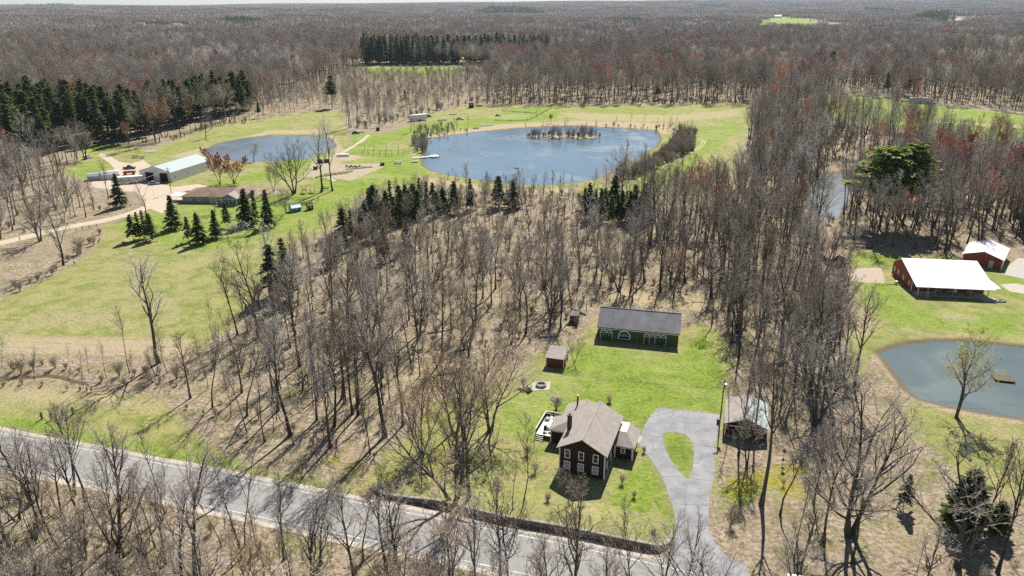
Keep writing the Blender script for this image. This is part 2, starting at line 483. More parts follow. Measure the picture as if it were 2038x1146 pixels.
# ------------------------------------------------------------------ water
def water_mat(name, deep, scale=0.9, strength=0.10, rough=0.04):
    m, t, b = nt(name)
    geo = t.nodes.new('ShaderNodeNewGeometry'); pos = geo.outputs['Position']
    n0 = noise(t, pos, 0.02, 2, 0.5)
    t.links.new(mix_node(t, n0, tuple(c * 0.75 for c in deep), tuple(c * 1.25 for c in deep)), b.inputs['Base Color'])
    n3 = noise(t, pos, 0.035, 3, 0.6, 1.0)
    t.links.new(math_node(t, 'ADD', math_node(t, 'MULTIPLY', ramp(t, n3, [(0.42, 0.0), (0.62, 1.0)]), 0.22), rough), b.inputs['Roughness'])      # wind-ruffled patches
    b.inputs['IOR'].default_value = 1.33
    b.inputs['Specular IOR Level'].default_value = 0.5
    mp = t.nodes.new('ShaderNodeMapping'); mp.inputs['Scale'].default_value = (0.6, 1.5, 1); mp.inputs['Rotation'].default_value = (0, 0, 0.35)
    t.links.new(pos, mp.inputs[0])
    h = math_node(t, 'ADD', noise(t, mp.outputs[0], scale, 4, 0.6, 0.5), math_node(t, 'MULTIPLY', noise(t, pos, 0.06, 2, 0.5), 1.5))
    bump(t, b, h, strength, 0.6)
    return m

def grow_poly(poly, d):
    cx = sum(p[0] for p in poly) / len(poly); cy = sum(p[1] for p in poly) / len(poly)
    out = []
    n = len(poly)
    area = sum(poly[i][0] * poly[(i + 1) % n][1] - poly[(i + 1) % n][0] * poly[i][1] for i in range(n))
    sg = 1 if area > 0 else -1
    for i in range(n):
        x0, y0 = poly[i - 1]; x1, y1 = poly[(i + 1) % n]
        tx, ty = x1 - x0, y1 - y0; L = math.hypot(tx, ty) + 1e-9
        out.append((poly[i][0] + sg * ty / L * d, poly[i][1] - sg * tx / L * d))
    return out

def water(name, poly, m, d=1.8):
    b = MB(); b.face([(x, y, -0.35) for x, y in grow_poly(poly, d)])
    o = b.build(name, m); 
    if o.data.polygons[0].normal.z < 0: o.data.flip_normals()
    tag(o, kind='structure'); return o
water('pond_water', POND_MAIN, water_mat('water_blue', (0.110, 0.160, 0.205), 0.5, 0.05, 0.10))
water('pond_water', POND_LEFT, water_mat('water_grey_blue', (0.135, 0.165, 0.190), 0.8, 0.04, 0.12))
water('pond_water', POND_RIGHT, water_mat('water_teal', (0.095, 0.125, 0.125), 1.2, 0.03, 0.08))
water('swamp_water', SWAMP, water_mat('water_swamp', (0.20, 0.21, 0.21), 1.5, 0.05))
water('creek_water', CREEK, water_mat('water_brown', (0.125, 0.09, 0.035), 2.0, 0.05))

# ------------------------------------------------------------------ ribbons: road, drives, tracks
def offset_line(line, d):
    out = []
    for i, (x, y) in enumerate(line):
        x0, y0 = line[max(i - 1, 0)]; x1, y1 = line[min(i + 1, len(line) - 1)]
        tx, ty = x1 - x0, y1 - y0; L = math.hypot(tx, ty)
        out.append((x - ty / L * d, y + tx / L * d))     # +d is to the left of travel
    return out

def resample(line, step):
    out = []
    n = len(line)
    for i in range(n - 1):
        p0 = line[max(i - 1, 0)]; p1 = line[i]; p2 = line[i + 1]; p3 = line[min(i + 2, n - 1)]
        k = max(1, int(math.hypot(p2[0] - p1[0], p2[1] - p1[1]) / step))
        for j in range(k):
            u = j / k
            out.append(tuple(0.5 * ((2 * p1[c]) + (-p0[c] + p2[c]) * u + (2 * p0[c] - 5 * p1[c] + 4 * p2[c] - p3[c]) * u * u + (-p0[c] + 3 * p1[c] - 3 * p2[c] + p3[c]) * u ** 3) for c in (0, 1)))
    out.append(tuple(line[-1]))
    return out

def ribbon(name, line, w0, w1, z, m, parent=None, jitter=0.0, seed=1):
    """flat strip between offsets w0 < w1 along a line"""
    rr = random.Random(seed)
    ja = [rr.uniform(-jitter, jitter) for _ in line]; jb = [rr.uniform(-jitter, jitter) for _ in line]
    A = offset_line(line, w0); B = offset_line(line, w1)
    b = MB()
    for i in range(len(line)):
        x0, y0 = line[max(i - 1, 0)]; x1, y1 = line[min(i + 1, len(line) - 1)]
        L = math.hypot(x1 - x0, y1 - y0); nxn, nyn = -(y1 - y0) / L, (x1 - x0) / L
        b.v.append((A[i][0] + nxn * ja[i], A[i][1] + nyn * ja[i], z)); b.v.append((B[i][0] + nxn * jb[i], B[i][1] + nyn * jb[i], z))
    for i in range(len(line) - 1):
        b.f.append((2 * i, 2 * i + 2, 2 * i + 3, 2 * i + 1)); b.m.append(0)
    o = b.build(name, m, parent, fix=False)
    if parent is None: tag(o, kind='structure')
    return o

def asphalt_mat(name, lo, hi, crack=True):
    m, t, b = nt(name)
    geo = t.nodes.new('ShaderNodeNewGeometry'); pos = geo.outputs['Position']
    n1 = noise(t, pos, 0.35, 5, 0.6); n2 = noise(t, pos, 7.0, 3, 0.7)
    f = math_node(t, 'ADD', math_node(t, 'MULTIPLY', n1, 0.7), math_node(t, 'MULTIPLY', n2, 0.3))
    c = ramp(t, f, [(0.3, lo), (0.7, hi)])
    if crack:
        vo = t.nodes.new('ShaderNodeTexVoronoi'); vo.feature = 'DISTANCE_TO_EDGE'; vo.inputs['Scale'].default_value = 0.16
        ds = t.nodes.new('ShaderNodeVectorMath'); ds.operation = 'ADD'
        sc = t.nodes.new('ShaderNodeVectorMath'); sc.operation = 'SCALE'; sc.inputs['Scale'].default_value = 1.6
        nn = t.nodes.new('ShaderNodeTexNoise'); nn.inputs['Scale'].default_value = 0.5
        t.links.new(pos, nn.inputs['Vector']); t.links.new(nn.outputs['Color'], sc.inputs[0])
        t.links.new(pos, ds.inputs[0]); t.links.new(sc.outputs[0], ds.inputs[1]); t.links.new(ds.outputs[0], vo.inputs['Vector'])
        c = mix_node(t, ramp(t, vo.outputs['Distance'], [(0.003, 0.45), (0.010, 0.0)]), c, (0.05, 0.05, 0.052))
    t.links.new(c, b.inputs['Base Color'])
    b.inputs['Roughness'].default_value = 0.85; b.inputs['Specular IOR Level'].default_value = 0.25
    bump(t, b, n2, 0.3, 0.02)
    return m
M_ROAD = asphalt_mat('road_asphalt', (0.20, 0.195, 0.19), (0.30, 0.292, 0.285), False)
M_DRIVE = asphalt_mat('drive_asphalt', (0.15, 0.152, 0.162), (0.32, 0.322, 0.335))
M_GRAVEL = mat('gravel', (0.42, 0.37, 0.32), 0.95, 0.18, 1.5, coord='Object', bumpy=0.5, spec=0.1)
M_TRACK = mat('dirt_track', (0.44, 0.37, 0.29), 0.95, 0.2, 1.2, bumpy=0.5, spec=0.1)
M_WHITE_LINE = mat('white_line_paint', (0.56, 0.56, 0.54), 0.7, 0.3, 0.8)
M_YELLOW_LINE = mat('yellow_line_paint', (0.52, 0.32, 0.10), 0.7, 0.3, 1)
M_CONC = mat('concrete', (0.36, 0.34, 0.315), 0.9, 0.1, 1.0, bumpy=0.2)

top_line = PP([(0,861),(244,906.5),(412,941),(551,969),(698,995.5),(940,1046),(1062,1072),(1205,1096.7),(1344,1130)])
d0 = (top_line[0][0] - top_line[1][0], top_line[0][1] - top_line[1][1]); L0 = math.hypot(*d0)
d1 = (top_line[-1][0] - top_line[-2][0], top_line[-1][1] - top_line[-2][1]); L1 = math.hypot(*d1)
top_line = [(top_line[0][0] + d0[0] / L0 * s, top_line[0][1] + d0[1] / L0 * s) for s in (260, 220, 180, 140, 105, 70, 35)] + top_line + [(top_line[-1][0] + d1[0] / L1 * s, top_line[-1][1] + d1[1] / L1 * s) for s in (25, 60, 200)]
# smooth the surveyed points a little, then take the centre line
for _ in range(3):
    top_line = [top_line[0]] + [((a[0] + 2 * b[0] + c[0]) / 4, (a[1] + 2 * b[1] + c[1]) / 4) for a, b, c in zip(top_line, top_line[1:], top_line[2:])] + [top_line[-1]]
top_line = resample(top_line, 6.0)
ROAD = offset_line(top_line, -3.75)             # travel runs left to right, the far edge line lies to the left
sh = ribbon('road_shoulder', ROAD, -5.6, 5.5, 0.004, M_GRAVEL, jitter=0.25)
road = ribbon('road', ROAD, -4.55, 4.55, 0.010, M_ROAD, jitter=0.05)
ribbon('edge_line', ROAD, 3.69, 3.82, 0.014, M_WHITE_LINE, road)
ribbon('edge_line', ROAD, -3.82, -3.69, 0.014, M_WHITE_LINE, road)
_fine = resample(ROAD, 3.0)
for k in range(2, len(_fine) - 2, 4):
    if k % 12 < 8: ribbon('centre_line_dash', _fine[k:k + 2], -0.20, -0.08, 0.014, M_YELLOW_LINE, road)

def sheet(name, poly, z, m, parent=None, kind='structure'):
    b = MB(); b.face([(x, y, z) for x, y in poly])
    o = b.build(name, m, parent)
    if o.data.polygons[0].normal.z < 0: o.data.flip_normals()
    if kind: tag(o, kind=kind)
    return o

drive_out = crop([(1910,185),(1880,195),(1850,230),(1815,285),(1800,320),(1788,350),(1780,380),(1800,420),(1840,470),(1900,560),(1930,620),(1950,690),(1972,745),(1985,800),(1993,850),(1995,890),(1985,940)], 650, 746) + [(1338,1090),(1318,1120),(1410,1141),(1500,1161)] + \
            crop([(420,1085),(290,1020),(240,950),(215,890),(205,850),(208,770),(212,700),(228,630),(238,560),(245,400),(258,340),(265,300),(276,228),(180,214),(100,206),(0,196)], 1338, 746)
isl = crop([(1915,345),(1920,380),(1940,440),(1960,480),(1990,520)], 650, 746) + crop([(40,555),(75,587),(92,594),(106,580),(118,520),(125,450),(122,405),(108,370),(85,348),(55,334),(20,327),(0,326)], 1338, 746) + crop([(1945,328),(1925,333)], 650, 746)
DRIVE = PP(drive_out); DISL = PP(isl)
# driveway loop: outer polygon bridged to the island so the grass shows through the middle
def ring_sheet(name, outer, inner, z, m):
    bm = bmesh.new()
    eds = []
    for poly in (outer, inner):
        vs = [bm.verts.new((x, y, z)) for x, y in poly]
        eds += [bm.edges.new((vs[i], vs[(i + 1) % len(vs)])) for i in range(len(vs))]
    bmesh.ops.triangle_fill(bm, edges=eds, use_beauty=True)
    for f in bm.faces:
        f.normal_update()
        if f.normal.z < 0: f.normal_flip()
    me = bpy.data.meshes.new(name); bm.to_mesh(me); bm.free()
    me.materials.append(m)
    o = bpy.data.objects.new(name, me); link(o); tag(o, kind='structure'); return o
ring_sheet('driveway', DRIVE, DISL, 0.018, M_DRIVE)
M_SEAM = mat('tar_seam', (.06, .06, .062), .6, .2, 2)
for pts in ([(1331,1002),(1370,1004),(1411,1006)], [(1341,1046),(1380,1047),(1410,1046)], [(1275,868),(1296,872),(1318,868)], [(1316,950),(1340,948),(1368,951),(1420,958)], [(1372,815),(1366,832),(1362,862)], [(1360,960),(1364,1000),(1362,1040)], [(1338,838),(1385,842),(1431,846)]):
    ribbon('driveway_seam', resample(PP(pts), 1.0), -.07, .07, .022, M_SEAM, jitter=.06)
sheet('house_path', PP([(1240,858),(1279,868),(1274,880),(1262,884),(1236,866)]), 0.02, M_CONC)
# gravel farm drive and yard
FARM = resample(PP([(-260,520),(-120,505),(0,484),(60,470),(130,452),(200,440),(262,424),(310,404),(322,385)]), 6)
ribbon('gravel_drive', FARM, -2.6, 2.6, 0.008, M_TRACK, jitter=0.4)
sheet('gravel_yard', PP([(322,425),(345,404),(400,382),(420,372),(395,366),(345,372),(330,368),(283,356),(272,350),(300,330),(285,318),(262,325),(238,322),(215,308),(200,305),(196,310),(215,322),(228,335),(220,350),(185,358),(180,372),(230,378),(270,382),(280,395),(292,412)]), 0.012, M_TRACK)
ribbon('farm_track', resample(PP([(665,360),(625,330),(670,310),(705,290),(728,274),(733,268)]), 5), -1.1, 1.1, 0.010, M_TRACK, jitter=0.3)
for off in (0.8, -0.8):
    ribbon('wheel_track', offset_line(resample(PP([(1352,318),(1380,300),(1396,290),(1402,278)]), 4), off), -0.28, 0.28, 0.008, M_TRACK, jitter=0.1)
for yy in (675, 688, 700):
    ribbon('wheel_track', resample(PP([(-60,yy-14),(0,yy-11),(120,yy-5),(240,yy),(365,yy+3 if yy<695 else yy-4)]), 5), -0.24, 0.24, 0.008, mat('grey_track', (0.27, 0.235, 0.18), 0.95, 0.35, .5, spec=0.1), jitter=0.12)
ribbon('far_road', resample(PP([(1600,192),(1720,190),(1840,203),(1900,209),(2038,224),(2300,255)]), 8), -2.2, 2.2, 0.01, M_GRAVEL, jitter=0.2)
sheet('concrete_apron', PP([(1993,545),(2012,525),(2026,513),(2200,530),(2200,580),(2060,560)]), 0.012, M_CONC)
sheet('gravel_pad', PP([(1990,566),(2020,564),(2060,572),(2060,588),(2010,580)]), 0.010, M_GRAVEL)
# ------------------------------------------------------------------ trees
def bark_mat(name, col, var=0.35, tip=None):
    m, t, b = nt(name)
    oi = t.nodes.new('ShaderNodeObjectInfo')
    geo = t.nodes.new('ShaderNodeTexCoord')
    n1 = noise(t, geo.outputs['Object'], 1.5, 4, 0.7)
    c = mix_node(t, n1, tuple(x * (1 - var) for x in col), tuple(x * (1 + var) for x in col))
    hs = t.nodes.new('ShaderNodeHueSaturation')
    t.links.new(c, hs.inputs['Color'])
    t.links.new(math_node(t, 'ADD', math_node(t, 'MULTIPLY', oi.outputs['Random'], 0.8), 0.6), hs.inputs['Value'])
    t.links.new(math_node(t, 'ADD', math_node(t, 'MULTIPLY', oi.outputs['Random'], -0.6), 1.12), hs.inputs['Saturation'])
    t.links.new(hs.outputs[0], b.inputs['Base Color'])
    b.inputs['Roughness'].default_value = 0.9; b.inputs['Specular IOR Level'].default_value = 0.15
    return m

def leaf_mat(name, c0, c1, trans=0.25):
    m, t, b = nt(name)
    oi = t.nodes.new('ShaderNodeObjectInfo')
    geo = t.nodes.new('ShaderNodeNewGeometry')
    n1 = noise(t, geo.outputs['Position'], 0.9, 3, 0.6)
    f = math_node(t, 'ADD', math_node(t, 'MULTIPLY', n1, 0.6), math_node(t, 'MULTIPLY', geo.outputs['Random Per Island'], 0.4))
    c = mix_node(t, f, c0, c1)
    hs = t.nodes.new('ShaderNodeHueSaturation'); t.links.new(c, hs.inputs['Color'])
    t.links.new(math_node(t, 'ADD', math_node(t, 'MULTIPLY', oi.outputs['Random'], 0.5), 0.75), hs.inputs['Value'])
    t.links.new(hs.outputs[0], b.inputs['Base Color'])
    b.inputs['Roughness'].default_value = 0.7; b.inputs['Specular IOR Level'].default_value = 0.2
    if trans:
        tr = t.nodes.new('ShaderNodeBsdfTranslucent'); t.links.new(hs.outputs[0], tr.inputs[0])
        mx = t.nodes.new('ShaderNodeMixShader'); mx.inputs[0].default_value = trans
        out = t.nodes['Material Output']
        t.links.new(b.outputs[0], mx.inputs[1]); t.links.new(tr.outputs[0], mx.inputs[2]); t.links.new(mx.outputs[0], out.inputs[0])
    return m

M_BARK = bark_mat('bark_grey_brown', (0.088, 0.077, 0.066))
M_TWIG = bark_mat('twigs_grey_brown', (0.36, 0.30, 0.238), 0.3)
M_BARK_PALE = bark_mat('bark_pale', (0.40, 0.37, 0.32), 0.25)
M_TWIG_PALE = bark_mat('twigs_pale', (0.58, 0.53, 0.47), 0.25)
M_TWIG_GOLD = bark_mat('twigs_golden', (0.55, 0.41, 0.26), 0.3)
M_BUD_RED = leaf_mat('buds_red', (0.24, 0.035, 0.03), (0.48, 0.10, 0.07), 0.3)
M_BUD_RUST = leaf_mat('buds_rust', (0.34, 0.12, 0.06), (0.52, 0.24, 0.13), 0.3)
M_BUD_WILLOW = leaf_mat('leaves_willow', (0.32, 0.34, 0.06), (0.55, 0.52, 0.16), 0.35)
M_BLOSSOM = leaf_mat('blossom', (0.60, 0.47, 0.44), (0.80, 0.70, 0.66), 0.3)
M_SPRUCE = leaf_mat('needles_spruce', (0.045, 0.075, 0.022), (0.15, 0.19, 0.06), 0.4)
M_PINE = leaf_mat('needles_pine', (0.055, 0.090, 0.020), (0.18, 0.22, 0.06), 0.45)
M_PINE_LIGHT = leaf_mat('needles_white_pine', (0.09, 0.15, 0.014), (0.26, 0.32, 0.045), 0.45)

def unit(v):
    l = math.sqrt(v[0] * v[0] + v[1] * v[1] + v[2] * v[2]) + 1e-9
    return (v[0] / l, v[1] / l, v[2] / l)
def cross(a, b):
    return (a[1] * b[2] - a[2] * b[1], a[2] * b[0] - a[0] * b[2], a[0] * b[1] - a[1] * b[0])

def limb_tube(mb, pts, rad, n, m=0):
    """open tapering tube"""
    base = len(mb.v); v = mb.v
    last = len(pts) - 1
    for i, p in enumerate(pts):
        a = pts[i + 1] if i < last else p; c = pts[i - 1] if i else p
        d = unit((a[0] - c[0], a[1] - c[1], a[2] - c[2]))
        s = unit(cross(d, (0, 0, 1) if abs(d[2]) < 0.92 else (1, 0, 0))); u = cross(s, d)
        r = rad[i]
        for k in range(n):
            an = 6.2831853 * k / n; ca, sa = math.cos(an) * r, math.sin(an) * r
            v.append((p[0] + s[0] * ca + u[0] * sa, p[1] + s[1] * ca + u[1] * sa, p[2] + s[2] * ca + u[2] * sa))
    for i in range(last):
        for k in range(n):
            k2 = (k + 1) % n; q = base + i * n
            mb.f.append((q + k, q + k2, q + n + k2, q + n + k)); mb.m.append(m)

class TreeSpec:
    h = 20.0; r0 = 0.24; clear = 0.42; lean = 0.05
    counts = (13, 7, 5, 2)          # children of trunk, limb, branch, twig
    ang = (38, 36, 38, 40)
    ratio = (0.42, 0.52, 0.5, 0.55)
    nseg = (9, 6, 4, 3, 2)
    up = (0.0, 0.10, 0.10, 0.06, 0.02)
    wig = (0.05, 0.13, 0.16, 0.2, 0.25)
    tip = 0.016
    sides = (6, 5, 3, 3, 3)
    split = 2                         # levels below this go into the trunk mesh
    taper = 0.35                      # limb length at the very top against the lowest
    fork = 0                          # extra leaders
    bud = 0.0; bud_n = 0

def grow_tree(seed, sp):
    rr = random.Random(seed)
    trunk, crown, buds = MB(), MB(), MB()
    nl = len(sp.counts)
    def branch(level, p, d, ln, r, az0):
        n = sp.nseg[level]
        pts = [p]; rads = [r]
        step = ln / n
        dirs = [d]
        tip = max(sp.tip, r * (0.16 if level == 0 else 0.22))
        for i in range(n):
            w = sp.wig[level]
            d = unit((d[0] + rr.gauss(0, w), d[1] + rr.gauss(0, w), d[2] + rr.gauss(0, w) + sp.up[level]))
            p = (p[0] + d[0] * step, p[1] + d[1] * step, p[2] + d[2] * step)
            pts.append(p); dirs.append(d)
            rads.append(max(sp.tip, r + (tip - r) * ((i + 1) / n) ** 0.85))
        if level == 0: rads[0] = r * 1.45
        limb_tube(trunk if level < sp.split else crown, pts, rads, sp.sides[level])
        if level >= nl:
            if sp.bud_n:
                for _ in range(sp.bud_n):
                    t = rr.uniform(0.3, 1.0) * n; i = min(int(t), n - 1); f = t - i
                    q = [pts[i][c] + (pts[i + 1][c] - pts[i][c]) * f + rr.gauss(0, sp.bud * 0.6) for c in range(3)]
                    a = unit((rr.gauss(0, 1), rr.gauss(0, 1), rr.gauss(0, 1))); b2 = unit((rr.gauss(0, 1), rr.gauss(0, 1), rr.gauss(0, 1)))
                    s = sp.bud * rr.uniform(0.6, 1.4)
                    buds.face([(q[0] + a[0] * s, q[1] + a[1] * s, q[2] + a[2] * s), (q[0] + b2[0] * s, q[1] + b2[1] * s, q[2] + b2[2] * s), (q[0] - a[0] * s * .5, q[1] - a[1] * s * .5, q[2] - a[2] * s * .5)])
            return
        cnt = sp.counts[level]
        t0 = sp.clear if level == 0 else 0.22
        for k in range(cnt):
            t = t0 + (1 - t0) * ((k + rr.uniform(0.1, 0.9)) / cnt)
            if k == cnt - 1: t = 0.97
            x = t * n; i = min(int(x), n - 1); f = x - i
            q = tuple(pts[i][c] + (pts[i + 1][c] - pts[i][c]) * f for c in range(3))
            dd = dirs[i + 1]
            rq = rads[i] + (rads[i + 1] - rads[i]) * f
            az = az0 + k * 2.39996 + rr.uniform(-0.5, 0.5)
            an = R(sp.ang[level]) * rr.uniform(0.65, 1.25) * (1 - 0.35 * (t if level == 0 else 0))
            s = unit(cross(dd, (0.13, 0.21, 1) if abs(dd[2]) < 0.95 else (1, 0.1, 0))); u = cross(s, dd)
            ca, sa = math.cos(an), math.sin(an)
            nd = unit(tuple(dd[c] * ca + (s[c] * math.cos(az) + u[c] * math.sin(az)) * sa for c in range(3)))
            frac = (t - t0) / (1 - t0)
            lc = ln * sp.ratio[level] * (1 - (1 - sp.taper) * frac) * rr.uniform(0.75, 1.2)
            branch(level + 1, q, nd, lc, max(sp.tip, min(rq * 0.75, lc * 0.030)), rr.uniform(0, 6.28))
    a = rr.uniform(0, 6.28)
    nlead = 1 + sp.fork
    for k in range(nlead):
        aa = a + 6.28 * k / nlead
        le = sp.lean if nlead == 1 else rr.uniform(0.16, 0.34)
        off = 0.0 if nlead == 1 else sp.r0 * 0.7
        branch(0, (math.cos(aa) * off, math.sin(aa) * off, -0.25), unit((math.cos(aa) * le, math.sin(aa) * le, 1)), sp.h * (1 if k == 0 else rr.uniform(0.8, 1)), sp.r0 * (1 if nlead == 1 else 0.78), rr.uniform(0, 6.28))
    return trunk, crown, buds

def spec(**kw):
    s = TreeSpec()
    for k, v in kw.items(): setattr(s, k, v)
    return s

def proto(name, seed, sp, bark=M_BARK, twig=M_TWIG, bud=None):
    tr, cr, bu = grow_tree(seed, sp)
    p = {'h': sp.h, 'trunk': tr.mesh(name + '_trunk', bark, True), 'crown': cr.mesh(name + '_crown', twig, False)}
    if bud is not None and bu.f: p['buds'] = bu.mesh(name + '_buds', bud)
    # one joined mesh for the far mass
    p['mb'] = (tr, cr, bu, bark, twig, bud)
    return p

def joined_mesh(name, p):
    tr, cr, bu, bark, twig, bud = p['mb']
    j = MB(); mats = []
    for k, (x, mm) in enumerate(((tr, bark), (cr, twig), (bu, bud))):
        if mm is None or not x.f: continue
        b = len(j.v); j.v += x.v; j.f += [tuple(i + b for i in f) for f in x.f]; j.m += [len(mats)] * len(x.f); mats.append(mm)
    return j.mesh(name, mats)

FOREST = [proto('forest_tree', 11 + k, spec(h=h, r0=r * 1.25, clear=c, counts=cn, ang=(a, 36, 38, 40), lean=0.06))
          for k, (h, r, c, cn, a) in enumerate([
              (20, .22, .42, (13, 7, 5, 2), 36), (22, .27, .45, (12, 7, 6, 2), 32), (18, .21, .40, (10, 7, 5, 3), 42),
              (24, .30, .46, (12, 7, 6, 2), 38), (19, .17, .50, (11, 6, 5, 2), 30), (21, .24, .36, (13, 7, 5, 2), 46)])]
BROAD = [proto('broad_tree', 31 + k, spec(h=h, r0=r, clear=c, counts=(11, 7, 6, 2), ang=(52, 42, 42, 42), ratio=(0.58, 0.52, 0.5, 0.55), fork=fk, up=(0, .14, .1, .06, .02)))
         for k, (h, r, c, fk) in enumerate([(17, .34, .2, 0), (20, .42, .22, 2), (14, .24, .22, 1)])]
THIN = [proto('thin_tree', 51 + k, spec(h=h, r0=r, clear=c, counts=(12, 5, 4), ang=(34, 36, 38), ratio=(0.30, 0.5, 0.5), nseg=(9, 5, 3, 2)))
        for k, (h, r, c) in enumerate([(15, .10, .5), (17, .13, .55), (12, .09, .3)])]
GOLD = [proto('golden_tree', 61 + k, spec(h=h, r0=.26, clear=.25, counts=(13, 8, 6, 3), ang=(46, 38, 38, 42), ratio=(0.5, 0.52, 0.5, 0.55), fork=fk), twig=M_TWIG_GOLD, ) for k, (h, fk) in enumerate([(17, 1), (15, 2)])]
PALE = [proto('pale_tree', 71 + k, spec(h=h, r0=r, clear=c, counts=(12, 7, 5, 3), ang=(40, 38, 40, 40), ratio=(.46, .5, .5, .5)), M_BARK, M_TWIG_PALE) for k, (h, r, c) in enumerate([(24, .34, .34), (20, .30, .2)])]
REDS = [proto('red_tree', 81 + k, spec(h=h, r0=.2, clear=c, counts=(12, 7, 5, 3), ang=(38, 38, 40, 40), fork=fk, bud=0.11, bud_n=5), bud=bm_) for k, (h, c, fk, bm_) in enumerate([(14, .22, 2, M_BUD_RED), (19, .5, 0, M_BUD_RED), (20, .45, 0, M_BUD_RUST)])]
WILLOW = [proto('willow', 91 + k, spec(h=h, r0=.26, clear=.28, counts=(10, 6, 5, 3), ang=(46, 42, 46, 50), ratio=(.52, .5, .5, .6), up=(0, .1, .02, -.1, -.2), fork=fk, bud=0.13, bud_n=2), twig=M_TWIG_GOLD, bud=M_BUD_WILLOW) for k, (h, fk) in enumerate([(15, 1), (9, 0)])]
SHRUB = [proto('shrub', 101 + k, spec(h=h, r0=.05, clear=.15, counts=(7, 5, 3), ang=(36, 38, 40), ratio=(.5, .5, .5), nseg=(5, 4, 3, 2), fork=9, split=1, sides=(4, 3, 3, 3), tip=0.014), twig=tw) for k, (h, tw) in enumerate([(3.2, M_TWIG), (4.6, M_TWIG), (2.4, M_TWIG_GOLD)])]
BLOSSOM = [proto('blossom_bush', 111, spec(h=3.0, r0=.07, clear=.2, counts=(7, 5, 4), ang=(40, 40, 40), ratio=(.5, .5, .5), nseg=(5, 4, 3, 2), fork=6, split=1, sides=(4, 3, 3, 3), bud=.075, bud_n=4), bud=M_BLOSSOM)]

def conifer(name, seed, h, rad, bare, whorls, per, sprays, size, droop, needles, bark=M_BARK, top=0.05, ragged=0.25, power=1.0, rise=0.0):
    """trunk with whorls of needle-covered boughs; each bough carries many small needle sprays"""
    rr = random.Random(seed)
    tr, cr = MB(), MB()
    limb_tube(tr, [(0, 0, -0.2), (rr.gauss(0, .05), rr.gauss(0, .05), h * .33), (rr.gauss(0, .08), rr.gauss(0, .08), h * .66), (0, 0, h * .985)], [h * .013, h * .011, h * .007, .03], 6)
    for w in range(whorls):
        t = (w + rr.uniform(0.2, 0.8)) / whorls
        z = h * (bare + (1 - bare) * t)
        rl = rad * ((1 - t) ** power * (1 - top) + top)
        for k in range(per):
            a = w * 1.1 + 6.2832 * k / per + rr.uniform(-.3, .3)
            L = rl * rr.uniform(1 - ragged, 1 + ragged)
            z0 = z + rr.uniform(-.5, .5) * h * (1 - bare) / whorls
            ca, sa = math.cos(a), math.sin(a)
            tipz = z0 + rise * L - droop * L
            if L > 0.8: limb_tube(tr, [(0, 0, z0), (ca * L * .9, sa * L * .9, tipz * .9 + z0 * .1)], [max(.02, L * .014), .012], 3)
            for s in range(sprays):
                u = (s + rr.uniform(0.1, 1.0)) / sprays
                u = 0.12 + 0.88 * u
                px_, py_ = ca * L * u, sa * L * u
                pz = z0 + (rise * u - droop * u * u) * L
                sz = size * rr.uniform(.65, 1.35) * (0.75 + 0.5 * (1 - t))
                sa2 = a + rr.uniform(-1.1, 1.1)
                dx, dy = math.cos(sa2), math.sin(sa2)
                dz = rr.uniform(-.55, .25)
                wd = sz * rr.uniform(.3, .5)
                ox, oy = -dy * wd, dx * wd
                tl = rr.uniform(-.25, .25) * sz
                cr.face([(px_ - dx * sz * .3 + ox * .4, py_ - dy * sz * .3 + oy * .4, pz + tl), (px_ - dx * sz * .3 - ox * .4, py_ - dy * sz * .3 - oy * .4, pz - tl),
                         (px_ + dx * sz * .35 - ox, py_ + dy * sz * .35 - oy, pz + dz * sz * .4 - tl), (px_ + dx * sz, py_ + dy * sz, pz + dz * sz), (px_ + dx * sz * .35 + ox, py_ + dy * sz * .35 + oy, pz + dz * sz * .4 + tl)])
    return {'h': h, 'trunk': tr.mesh(name + '_trunk', bark, True), 'crown': cr.mesh(name + '_crown', needles), 'mb': (tr, cr, MB(), bark, needles, None)}

SPRUCE = [conifer('spruce', 201, 11, 2.7, .10, 17, 7, 8, .72, .30, M_SPRUCE, ragged=.5), conifer('spruce', 202, 10, 2.1, .22, 14, 6, 7, .66, .34, M_SPRUCE, ragged=.6, power=.75),
          conifer('slim_spruce', 203, 12, 1.7, .14, 19, 6, 6, .62, .30, M_SPRUCE, ragged=.5)]
CEDAR = [conifer('cedar', 211, 7, 1.7, .06, 22, 10, 8, .5, .02, M_PINE, power=.6, ragged=.3, rise=.5)]
PINE = [conifer('pine', 221, 24, 3.6, .36, 22, 6, 11, .95, .02, M_PINE, power=.7, top=.12, ragged=.45, rise=.18), conifer('pine', 222, 22, 3.0, .42, 20, 6, 10, .9, .04, M_PINE, power=.6, top=.15, ragged=.5, rise=.15),
        conifer('pine', 223, 21, 3.4, .25, 22, 6, 11, .9, .05, M_SPRUCE, power=.75, top=.08, ragged=.5, rise=.12),
        conifer('pine', 224, 23, 3.2, .10, 24, 6, 10, .95, .10, M_PINE, power=.7, top=.1, ragged=.45, rise=.1)]
WPINE = [conifer('white_pine', 231, 20, 5.6, .45, 18, 8, 17, 1.15, .0, M_PINE_LIGHT, power=.45, top=.3, ragged=.4, rise=.22), conifer('white_pine', 232, 22, 5.8, .42, 20, 8, 17, 1.1, .03, M_PINE_LIGHT, power=.6, top=.2, ragged=.45, rise=.2)]

